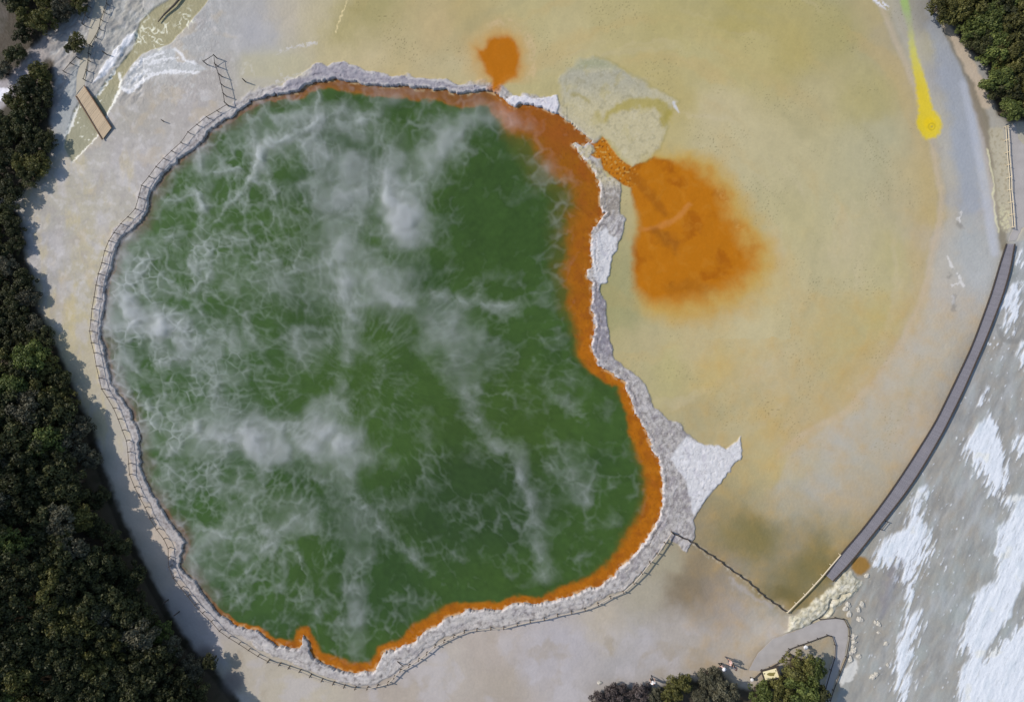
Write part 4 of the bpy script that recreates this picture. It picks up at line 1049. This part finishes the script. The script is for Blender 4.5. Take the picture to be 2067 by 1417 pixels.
# ------------------------------------------------------------------ information board
base = W(1549, 1352)
root = empty('information_board', base.copy(), 'tilted cream information panel on a dark timber frame between the bushes', 'sign', rz=math.radians(15))
zc = 1.0
build(MB().beam((-.7, .25, -.1), (-.7, .25, .98), .12, .12), 'post', M_DARKWOOD, root); build(MB().beam((.7, .25, -.1), (.7, .25, .98), .12, .12), 'post', M_DARKWOOD, root)
tilt = Matrix.Rotation(math.radians(-14), 4, 'X')
def tilted(mb): mb.v = [tilt @ p + Vector((0, 0, zc)) for p in mb.v]; return mb
build(tilted(MB().prism([(-.95, -.6), (.95, -.6), (.95, .6), (-.95, .6)], -.05, .0)), 'backboard', M_DARKWOOD, root)
fr = MB()
for a, b in (((-.98, -.63, .03), (.98, -.63, .03)), ((.98, .63, .03), (-.98, .63, .03)), ((-.98, .63, .032), (-.98, -.63, .032)), ((.98, -.63, .032), (.98, .63, .032))): fr.beam(a, b, .11, .1)
build(tilted(fr), 'frame', M_DARKWOOD, root)
M_CREAM = simple('cream_panel', (236, 226, 178), .45, .05, 4, 0)
panel_o = build(tilted(MB().prism([(-.83, -.5), (.83, -.5), (.83, .5), (-.83, .5)], .004, .02)), 'panel', M_CREAM, root)
M_MAP = simple('printed_olive', (128, 120, 66), .5, .35, 9, 0)
blot = [(.45 * math.cos(t_) * (1 + .3 * math.sin(3 * t_)) + .08, .24 * math.sin(t_) * (1 + .35 * math.cos(2 * t_ + 1))) for t_ in [k * 2 * math.pi / 26 for k in range(26)]]
build(tilted(MB().prism(blot, .021, .026)), 'printed_map', M_MAP, panel_o)
build(tilted(MB().beam((-1.05, .66, -.02), (1.25, .66, -.02), .12, .12)), 'crossbar', M_DARKWOOD, root)

# small white topped markers
M_WHITE = simple('white_paint', (232, 232, 226), .5, .05, 5, 0)
def marker(px, py, h, r, label):
    b = W(px, py); b.z = ground_z(b.x, b.y)
    root = empty('marker_post', b, label, 'marker')
    build(MB().tube([(0, 0, -.1), (0, 0, h)], [.05, .05], 8), 'post', M_DARKWOOD, root)
    build(MB().tube([(0, 0, h), (0, 0, h + .05), (0, 0, h + .09)], [r, r, r * .6], 14), 'cap', M_WHITE, root)
marker(1621, 1301, .7, .26, 'white round topped marker standing above the large bush inside the path bend')
marker(1514, 1366, .6, .2, 'small white topped marker at the rail end left of the information panel')

# ------------------------------------------------------------------ rocks
M_ROCK = simple('pale_sinter_rock', (188, 184, 168), .85, .2, 4, .5)
RK = [(1065,810,.5),(1140,845,.55),(1095,965,.55),(1098,1003,.45),(1100,1060,.5),(1078,1078,.4),(1131,1101,.42),(1268,878,.45),(1247,868,.32),(1187,547,.45),
 (1320,1015,.42),(1092,1036,.35),(1155,745,.5),(1060,745,.5),(1076,1122,.5),(1330,1160,.3),(1268,940,.28),(1130,780,.45),(1040,775,.45),(1225,1240,.5),(1250,1225,.4)]
def rock_mesh(seed):
    r_ = random.Random(seed); bm = bmesh.new(); bmesh.ops.create_icosphere(bm, subdivisions=3, radius=.5)
    o3 = Vector((r_.random() * 50, r_.random() * 50, r_.random() * 50))
    from mathutils import noise as mn
    for v in bm.verts:
        n_ = v.co.normalized()
        v.co = n_ * (.5 * (1 + .55 * mn.noise(n_ * 1.3 + o3) + .25 * mn.noise(n_ * 3.1 + o3)))
        v.co.z *= .55; v.co.x *= 1.25
    me = bpy.data.meshes.new('rock'); bm.to_mesh(me); bm.free(); me.materials.append(M_ROCK); return me
RM = [rock_mesh(k) for k in range(6)]
for k, (zx, zy, s) in enumerate(RK):
    px, py = 1400 + zx / 3.398, 1000 + zy / 3.398
    o = bpy.data.objects.new('rock', RM[k % 6]); COL.objects.link(o)
    b = W(px, py); o.location = (b.x, b.y, ground_z(b.x, b.y) + s * .12)
    o.rotation_euler = (random.uniform(-.2, .2), random.uniform(-.2, .2), random.uniform(0, 6.28)); o.scale = (s * 1.15,) * 3
    if py < 1165: lb = 'single pale rock beside the round orange stain by the boardwalk end'
    elif py < 1232: lb = 'pale broken block lying below the cracked sinter crest at the top of the path bend'
    elif px > 1765: lb = 'small pale rock lying out on the grey wet sinter away from the path'
    elif py > 1355: lb = 'pale rock at the bottom beside the lower path bend'
    else: lb = 'pale rock in the row along the outer rail of the path bend'
    tag(o, lb, 'rock', 'pale rocks scattered by the path bend')
b = W(1210, 1377); o = bpy.data.objects.new('rock', RM[2]); COL.objects.link(o); o.location = (b.x, b.y, .06); o.scale = (.4,) * 3
tag(o, 'small white rock on the bottom flat just left of the low purple bush', 'rock')

# ------------------------------------------------------------------ people
def skin_body(joints, edges, name):
    me = bpy.data.meshes.new(name); me.from_pydata([j[0] for j in joints], edges, [])
    o = bpy.data.objects.new(name, me); COL.objects.link(o)
    sm = o.modifiers.new('s', 'SKIN'); sb = o.modifiers.new('d', 'SUBSURF'); sb.levels = 2; sb.render_levels = 2
    for v, j in zip(me.skin_vertices[0].data, joints):
        v.radius = (j[1], j[2] if len(j) > 2 else j[1])
    me.skin_vertices[0].data[0].use_root = True
    dg = bpy.context.evaluated_depsgraph_get()
    out = bpy.data.meshes.new_from_object(o.evaluated_get(dg)); bpy.data.objects.remove(o); bpy.data.meshes.remove(me)
    for p in out.polygons: p.use_smooth = True
    return out
SKIN = simple('skin', (196, 152, 124), .6, .06, 8, 0)
def person(px, py, heading, label, shirt, trousers, hair, hat=None, h=1.7, arm=0.25, stride=.12):
    s = h / 1.7
    J = []; E = []
    def add(p, r, par=None, r2=None):
        J.append((tuple(Vector(p) * s), r * s, (r2 or r) * s)); i = len(J) - 1
        if par is not None: E.append((par, i))
        return i
    pel = add((0, 0, .92), .13, None, .11); wai = add((0, 0, 1.08), .12, pel, .10); che = add((0, .0, 1.28), .15, wai, .11); nb = add((0, .0, 1.43), .07, che)
    nk = add((0, .01, 1.49), .052, nb); hd = add((0, .015, 1.58), .085, nk, .095); ht = add((0, 0, 1.65), .07, hd, .08); ns = add((0, .105, 1.565), .016, hd)
    for sx in (-1, 1):
        hp = add((.09 * sx, 0, .86), .09, pel); kn = add((.10 * sx, .05 + sx * stride * .5, .48), .06, hp); an = add((.10 * sx, sx * stride, .09), .042, kn)
        add((.11 * sx, sx * stride + .14, .035), .036, an)
        sh = add((.19 * sx, 0, 1.38), .06, che); el = add((.25 * sx, -.02 + arm * .2, 1.12), .045, sh); wr = add((.26 * sx, .10 + arm * .5, .92 + arm * .4), .030, el)
        pa = add((.26 * sx, .14 + arm * .55, .86 + arm * .4), .034, wr, .018)
        for q, (dx, ln) in enumerate(((-.028, .075), (-.010, .085), (.010, .08), (.027, .062))):
            f1 = add((.26 * sx + dx, .165 + arm * .6, .81 + arm * .4), .0095, pa); add((.26 * sx + dx, .165 + arm * .6 + .01, .81 + arm * .4 - ln * .8), .008, f1)
        th = add((.26 * sx - .035 * sx, .17 + arm * .55, .85 + arm * .4), .010, pa); add((.26 * sx - .045 * sx, .20 + arm * .55, .81 + arm * .4), .009, th)
    me = skin_body(J, E, 'person')
    bm = bmesh.new(); bm.from_mesh(me)
    for sx in (-1, 1):   # eyes and ears
        bmesh.ops.create_uvsphere(bm, u_segments=8, v_segments=6, radius=.012 * s, matrix=Matrix.Translation(Vector((.032 * sx, .098, 1.595)) * s))
        bmesh.ops.create_uvsphere(bm, u_segments=8, v_segments=6, radius=.022 * s, matrix=Matrix.Translation(Vector((.088 * sx, .01, 1.575)) * s) @ Matrix.Diagonal((.5, .9, 1.3, 1)))
    bm.to_mesh(me); bm.free()
    me.materials.append(SKIN)
    b = W(px, py); b.z = ground_z(b.x, b.y) + .0
    o = bpy.data.objects.new('person', me); COL.objects.link(o); o.location = b; o.rotation_euler = (0, 0, heading); tag(o, label, 'person')
    def clothing(nm, test, m, off):
        bm = bmesh.new(); bm.from_mesh(me); bm.normal_update()
        bmesh.ops.delete(bm, geom=[f for f in bm.faces if not test(f.calc_center_median() / s)], context='FACES')
        for v in bm.verts: v.co += v.normal * off
        m2 = bpy.data.meshes.new(nm); bm.to_mesh(m2); bm.free(); m2.materials.clear(); m2.materials.append(m); obj(nm, m2, None, o)
    clothing('shirt', lambda c: .93 < c.z < 1.44 and not (abs(c.x) > .20 and c.z < 1.14), shirt, .014)
    clothing('trousers', lambda c: .10 < c.z <= .99 and abs(c.x) < .20 and c.y < .4 and not (abs(c.x) > .185 and c.z > .70), trousers, .012)
    clothing('shoes', lambda c: c.z <= .11, M_DARKWOOD, .012)
    if hat is None:
        clothing('hair', lambda c: c.z > 1.53 and (c.y < .045 or c.z > 1.63) and abs(c.x) < .13, hair, .018)
    else:
        clothing('hair', lambda c: 1.52 < c.z < 1.62 and c.y < .02, hair, .012)
        build(MB().tube([(0, .01, 1.63 * s), (0, .01, 1.645 * s), (0, .01, 1.66 * s), (0, .01, 1.75 * s), (0, .01, 1.77 * s)], [.24, .24, .12, .105, .06], 18), 'hat', hat, o, None, True)
    return o
navy = simple('navy_cloth', (44, 44, 64), .9, .15, 12, .1); grey_c = simple('grey_cloth', (120, 116, 120), .9, .15, 12, .1)
pink = simple('pink_cloth', (206, 176, 164), .9, .12, 12, .1); whitec = simple('white_cloth', (236, 236, 232), .85, .06, 12, .1)
dark = simple('black_cloth', (34, 32, 34), .9, .2, 12, .1); hairm = simple('brown_hair', (60, 44, 34), .7, .3, 30, .2)
person(1453, 1337, 2.4, 'person in a round white hat standing beside the bush on the grey path', pink, dark, hairm, hat=whitec, h=1.66)
person(1468, 1328, 1.3, 'bareheaded person in a pale pink top walking on the grey path', pink, navy, hairm, h=1.78, stride=.2)
person(1477, 1340, -0.6, 'person in grey standing behind the two others on the grey path', grey_c, dark, hairm, h=1.6)
person(1314, 1367, 0.3, 'person in a white shirt standing alone beside the low purple bush', whitec, dark, hairm, h=1.74, stride=.16)

# ------------------------------------------------------------------ trees
def leaf_mat(name, cols):
    m, nt, p = mat(name); L = nt.links.new
    at = node(nt, 'ShaderNodeAttribute', attribute_name='leaf'); oi = node(nt, 'ShaderNodeObjectInfo')
    rp = node(nt, 'ShaderNodeValToRGB'); cr = rp.color_ramp
    cr.elements[0].position = 0; cr.elements[0].color = (*alb(cols[0]), 1); cr.elements[1].position = 1; cr.elements[1].color = (*alb(cols[-1]), 1)
    for k in range(1, len(cols) - 1):
        e = cr.elements.new(k / (len(cols) - 1)); e.color = (*alb(cols[k]), 1)
    L(at.outputs['Fac'], rp.inputs[0])
    mr = node(nt, 'ShaderNodeMapRange'); mr.inputs[3].default_value = .75; mr.inputs[4].default_value = 1.3; L(oi.outputs['Random'], mr.inputs[0])
    sc = node(nt, 'ShaderNodeVectorMath', operation='SCALE'); L(rp.outputs[0], sc.inputs[0]); L(mr.outputs[0], sc.inputs['Scale'])
    L(sc.outputs[0], p.inputs['Base Color']); p.inputs['Roughness'].default_value = .6; p.inputs['Specular IOR Level'].default_value = .25
    tr = node(nt, 'ShaderNodeBsdfTranslucent'); L(sc.outputs[0], tr.inputs['Color'])
    mx = node(nt, 'ShaderNodeMixShader'); mx.inputs[0].default_value = .2
    L(p.outputs[0], mx.inputs[1]); L(tr.outputs[0], mx.inputs[2]); L(mx.outputs[0], nt.nodes['Material Output'].inputs['Surface'])
    return m
TONES = {
 'dark green': leaf_mat('dark_green_leaves', [(45, 49, 30), (66, 69, 40), (94, 95, 56)]),
 'olive': leaf_mat('olive_leaves', [(60, 61, 32), (90, 90, 46), (122, 119, 64)]),
 'grey green': leaf_mat('grey_green_leaves', [(62, 62, 48), (88, 87, 68), (118, 115, 92)]),
 'bright green': leaf_mat('bright_green_leaves', [(60, 70, 34), (90, 102, 50), (122, 130, 68)]),
 'purple grey': leaf_mat('purple_grey_leaves', [(60, 54, 50), (84, 76, 72), (112, 103, 98)]),
}
M_BARK = simple('bark', (88, 76, 62), .9, .3, 8, .5)
def crown_mesh(seed, m, clumps=26, leaves=120, rx=1.0, flat=.75, lsize=.085):
    """a crown of unit radius: leaf sized faces in clumps spread through the volume"""
    r_ = np.random.default_rng(seed)
    V = []; A = []
    cs = []
    for k in range(clumps):
        th = r_.random() * 2 * math.pi; u = r_.random()
        el = math.asin(min(1, -0.25 + 1.25 * u)) if u > .2 else -.2
        rad = .45 + .45 * r_.random() ** .5 if k > 4 else .25
        c = np.array([math.cos(th) * math.cos(el) * rad, math.sin(th) * math.cos(el) * rad * rx, math.sin(el) * rad * flat])
        cs.append((c, .13 + .22 * r_.random(), r_.random()))
    for (c, cr_, tone) in cs:
        n = int(leaves * (cr_ / .3) ** 2)
        d = r_.normal(size=(n, 3)); d /= np.linalg.norm(d, axis=1)[:, None]
        d[:, 2] = np.abs(d[:, 2]) * .9 + d[:, 2] * .1
        rr_ = cr_ * (.55 + .5 * r_.random(n) ** .6)
        p = c + d * rr_[:, None]
        nr = d + r_.normal(size=(n, 3)) * .55; nr /= np.linalg.norm(nr, axis=1)[:, None]
        t1 = np.cross(nr, r_.normal(size=(n, 3))); t1 /= np.linalg.norm(t1, axis=1)[:, None]; t2 = np.cross(nr, t1)
        sz = lsize * (.6 + .8 * r_.random(n))[:, None]
        q = np.stack([p - t1 * sz, p - t2 * sz * .55 , p + t1 * sz, p + t2 * sz * .55], 1)
        V.append(q.reshape(-1, 3)); A.append(np.repeat(np.clip(.35 * tone + .65 * r_.random(n), 0, 1), 4))
    V = np.concatenate(V).astype(np.float32); A = np.concatenate(A)
    nf = len(V) // 4
    me = bpy.data.meshes.new('crown')
    me.vertices.add(len(V)); me.vertices.foreach_set('co', V.ravel())
    me.loops.add(len(V)); me.loops.foreach_set('vertex_index', np.arange(len(V), dtype=np.int32))
    me.polygons.add(nf); me.polygons.foreach_set('loop_start', np.arange(0, len(V), 4, dtype=np.int32))
    me.update(calc_edges=True); add_f(me, 'leaf', A); me.materials.append(m)
    return me, cs
def trunk_mesh(seed, cs):
    """unit tree: crown centre at z 0, trunk from -1.6 up with limbs to the clumps"""
    r_ = random.Random(seed); mb = MB()
    mb.tube([(0, 0, -2.2), (r_.uniform(-.05, .05), r_.uniform(-.05, .05), -1.2), (r_.uniform(-.1, .1), r_.uniform(-.1, .1), -.5), (0, 0, .15)], [.11, .085, .065, .03], 8)
    for (c, cr_, t_) in cs[5:14]:
        s0 = Vector((0, 0, -.75 + .5 * r_.random())); e0 = Vector(c)
        mb.tube([s0, s0.lerp(e0, .5) + Vector((0, 0, -.05)), e0], [.045, .03, .012], 5)
    me = mb.mesh('trunk', True); me.materials.append(M_BARK); return me
VAR = {}
sd = 100
for tone, m in TONES.items():
    VAR[tone] = []
    for k in range(3):
        me, cs = crown_mesh(sd, m, clumps=34 + 5 * k, leaves=130, lsize=.066); VAR[tone].append((me, trunk_mesh(sd, cs))); sd += 1

def hill_at(px, py):
    w = W(px, py); return max(ground_z(w.x, w.y), -.1)

TREES = []
def tree(ix, iy, r, hc, tone, label, group, name='tree', v=None, flat=1.0):
    """crown seen at plan position ix, iy; hc = height of crown centre above its ground"""
    px, py = ix, iy
    for _ in range(6):
        zt_ = hill_at(px, py) + hc
        k = 1 - zt_ / H
        px, py = CX + (ix - CX) * k, CY + (iy - CY) * k
    b = W(px, py); b.z = hill_at(px, py)
    me, tm = VAR[tone][random.randrange(3) if v is None else v]
    root = empty(name, b, label, 'tree' if name == 'tree' else 'bush', group, random.uniform(0, 6.28))
    c = obj('crown', me, None, root); c.location = (0, 0, hc); c.scale = (r, r * random.uniform(.88, 1.12), r * flat)
    t_ = obj('trunk', tm, None, root); t_.location = (0, 0, hc); t_.scale = (r, r, max(hc / 2.05, .2))
    TREES.append((ix, iy, r)); return root

def inside(poly, x, y):
    c = False; n = len(poly)
    for i in range(n):
        ax_, ay_ = poly[i]; bx_, by_ = poly[(i + 1) % n]
        if (ay_ > y) != (by_ > y) and x < (bx_ - ax_) * (y - ay_) / (by_ - ay_) + ax_: c = not c
    return c

def scatter(poly, spacing, n_try, rnd):
    xs = [p[0] for p in poly]; ys = [p[1] for p in poly]; out = []
    for _ in range(n_try):
        x = rnd.uniform(min(xs), max(xs)); y = rnd.uniform(min(ys), max(ys))
        if inside(poly, x, y) and all((x - a) ** 2 + (y - b_) ** 2 > spacing ** 2 for a, b_ in out): out.append((x, y))
    return out

rt = random.Random(21)
LEFT_CROWNS = [(-45,425),(20,425),(38,450),(42,520),(58,590),(80,660),(110,725),(135,790),(165,860),(185,930),(205,1000),(228,1065),(256,1130),
 (290,1190),(312,1240),(340,1300),(380,1350),(410,1400),(425,1450),(-45,1450)]
def edge_dist(poly, x, y):
    best = 1e9
    for (a, b_), (c, d_) in zip(poly[2:-2], poly[3:-1]):
        ex, ey = c - a, d_ - b_; t_ = max(0, min(1, ((x - a) * ex + (y - b_) * ey) / (ex * ex + ey * ey))); best = min(best, math.hypot(x - a - t_ * ex, y - b_ - t_ * ey))
    return best
LEFT_UP = [p for p in LEFT_CROWNS if p[1] < 726] + [(-45, 725)]; LEFT_LOW = [(-45, 735)] + [p for p in LEFT_CROWNS if p[1] > 720]
for (x, y) in scatter(LEFT_UP, 28, 5000, rt) + scatter(LEFT_LOW, 36, 9000, rt):
    e = edge_dist(LEFT_CROWNS, x, y)
    u = rt.random()
    tone = 'dark green' if u < .70 else 'olive' if u < .84 else 'grey green' if u < .95 else 'bright green'
    if y < 720: hc = rt.uniform(.5, .7); r = rt.uniform(1.2, 1.6)
    elif e < 34: hc = rt.uniform(.75, 1.0) + .6 * max(0, min(1, (y - 930) / 180)); r = rt.uniform(1.4, 1.8)
    else: hc = rt.uniform(1.1, 1.7) + 1.3 * max(0, min(1, (y - 900) / 220)); r = rt.uniform(1.8, 2.4)
    band = 'upper' if y < 720 else 'middle' if y < 1040 else 'lower'
    if e < 32: lb = f'{tone} bushy tree at the forest edge above the shaded {band} left path'
    else: lb = f'{tone} tree crown deep inside the {band} part of the shaded left forest'
    tree(x, y, r, hc, tone, lb, f'{tone} trees {"at the edge" if e < 32 else "inside"} of the {band} left forest')
TLC = [(-30,240),(10,228),(35,200),(62,160),(98,128),(102,150),(98,200),(92,260),(98,290),(80,335),(60,370),(30,392),(-30,400)]
for (x, y) in scatter(TLC, 30, 2500, rt):
    tone = rt.choice(['dark green', 'dark green', 'olive', 'dark green'])
    tree(x, y, rt.uniform(1.2, 1.6), rt.uniform(.6, .9), tone, f'{tone} bush in the dense clump left of the footbridge, {"upper" if y < 240 else "lower"} half', f'{tone} bushes left of the footbridge')
TLC2 = [(-30,-40),(185,-40),(172,2),(135,28),(85,62),(48,108),(18,150),(-5,160),(10,100),(30,60),(24,20),(20,-10),(-30,-20)]
for (x, y) in scatter(TLC2, 31, 2500, rt):
    tone = rt.choice(['dark green', 'olive', 'dark green', 'grey green'])
    tree(x, y, rt.uniform(1.2, 1.6), rt.uniform(.6, .9), tone, f'{tone} bush on the bank in the top left corner above the pale bare slope', f'{tone} bushes in the top left corner')
TRC = [(1893,-40),(1897,5),(1922,45),(1952,88),(1985,122),(2005,145),(2008,185),(2022,218),(2040,235),(2062,228),(2105,215),(2105,-40)]
for (x, y) in scatter(TRC, 27, 4000, rt):
    tone = rt.choice(['olive', 'bright green', 'dark green', 'olive', 'bright green'])
    tree(x, y, rt.uniform(1.5, 2.1), rt.uniform(1.1, 1.8), tone, f'{tone} sunlit tree in the top right bush, {"nearer the top edge" if y < 110 else "above the grey path"}', f'{tone} trees in the top right corner')
for (x, y, r) in ((2078,320,.7),(2076,365,.6),(2072,485,.5)):
    pass
tree(156, 86, 1.15, .9, 'olive', 'lone rounded shrub on the pale slope beside the beige path', None, 'shrub')
tree(146, 98, .8, .7, 'dark green', 'small dark shrub touching the lone rounded shrub on the pale slope', None, 'shrub')
tree(1610, 1338, 2.0, 2.0, 'olive', 'olive bush under the white marker inside the path bend', None, 'bush')
tree(1640, 1352, 1.7, 2.1, 'bright green', 'bright green bush on the shaded path side of the bottom right clump', None, 'bush')
tree(1620, 1392, 2.1, 2.2, 'bright green', 'largest bright green bush at the bottom edge below the path bend', None, 'bush')
tree(1578, 1395, 1.8, 1.8, 'olive', 'olive bush right below the cream information panel', None, 'bush')
tree(1535, 1402, 1.7, 1.6, 'bright green', 'bright green bush at the bottom edge left of the information panel', None, 'bush')
tree(1648, 1405, 1.7, 2.0, 'dark green', 'dark bush at the bottom edge beside the shaded path', None, 'bush')
tree(1434, 1367, 1.5, 1.3, 'grey green', 'grey green bush beside the people on the grey path', None, 'bush')
tree(1458, 1396, 1.8, 1.4, 'grey green', 'grey green bush at the bottom edge below the people', None, 'bush')
tree(1418, 1400, 1.4, 1.5, 'grey green', 'smaller grey green bush at the bottom edge left of the people', None, 'bush')
tree(1370, 1385, 1.7, 1.7, 'olive', 'round olive bush to the right of the person in white', None, 'bush')
tree(1352, 1404, 1.3, 1.2, 'olive', 'low olive bush at the bottom edge below the person in white', None, 'bush')
tree(1290, 1398, 1.6, .9, 'purple grey', 'low purple grey bush left of the person in white', None, 'bush')
tree(1245, 1398, 1.5, .8, 'purple grey', 'low purple grey bush in the middle of the bottom edge', None, 'bush')
tree(1208, 1408, 1.1, .6, 'purple grey', 'smallest purple grey bush, leftmost of the bottom edge bushes', None, 'bush')
tree(1322, 1406, 1.3, .9, 'grey green', 'low grey green bush at the bottom edge beneath the standing person', None, 'bush')
for (x, y, r, tone, lb) in ((300,1238,1.1,'grey green','pale grey bush in the gap beside the two dark stakes'),(345,1310,1.6,'grey green','pale grey leafy bush at the lower forest edge above the bottom left path'),
   (385,1345,1.6,'grey green','pale grey leafy bush at the lower forest edge nearest the bottom path'),(425,1335,1.0,'dark green','small dark bush standing out on the shaded bottom left path'),(360,1392,1.7,'grey green','pale grey bush at the bottom edge of the left forest')):
    tree(x, y, r, 1.4, tone, lb, None, 'bush')

# ------------------------------------------------------------------ world, sun, camera
w = bpy.data.worlds.new('World'); scene.world = w; w.use_nodes = True
nt = w.node_tree; bg = nt.nodes['Background']
sky = nt.nodes.new('ShaderNodeTexSky'); sky.sky_type = 'NISHITA'; sky.sun_disc = False
sky.sun_elevation = SUN_EL; sky.sun_rotation = math.atan2(SUN_AZ[0], SUN_AZ[1]); sky.altitude = 300
nt.links.new(sky.outputs[0], bg.inputs['Color']); bg.inputs['Strength'].default_value = 0.14
sl = bpy.data.lights.new('sun', 'SUN'); sl.energy = 3.3; sl.angle = math.radians(.53); sl.color = (1.0, .94, .875)
so = bpy.data.objects.new('sun', sl); COL.objects.link(so)
sv = Vector((SUN_AZ[0] * math.cos(SUN_EL), SUN_AZ[1] * math.cos(SUN_EL), math.sin(SUN_EL)))
so.rotation_euler = sv.to_track_quat('Z', 'Y').to_euler(); so.location = (-60, 20, 60)
cam = bpy.data.cameras.new('camera'); co_ = bpy.data.objects.new('camera', cam); COL.objects.link(co_)
co_.location = (0, 0, H); co_.rotation_euler = (0, 0, 0)
cam.sensor_width = 36; cam.lens = 36 * H / (2067 * MPP); cam.clip_end = 3000; cam.clip_start = .5
scene.camera = co_
scene.view_settings.view_transform = 'Standard'; scene.view_settings.look = 'None'; scene.view_settings.gamma = 1; scene.view_settings.exposure = 0.09
scene.cycles.volume_bounces = 3; scene.cycles.transparent_max_bounces = 48; scene.cycles.max_bounces = 8
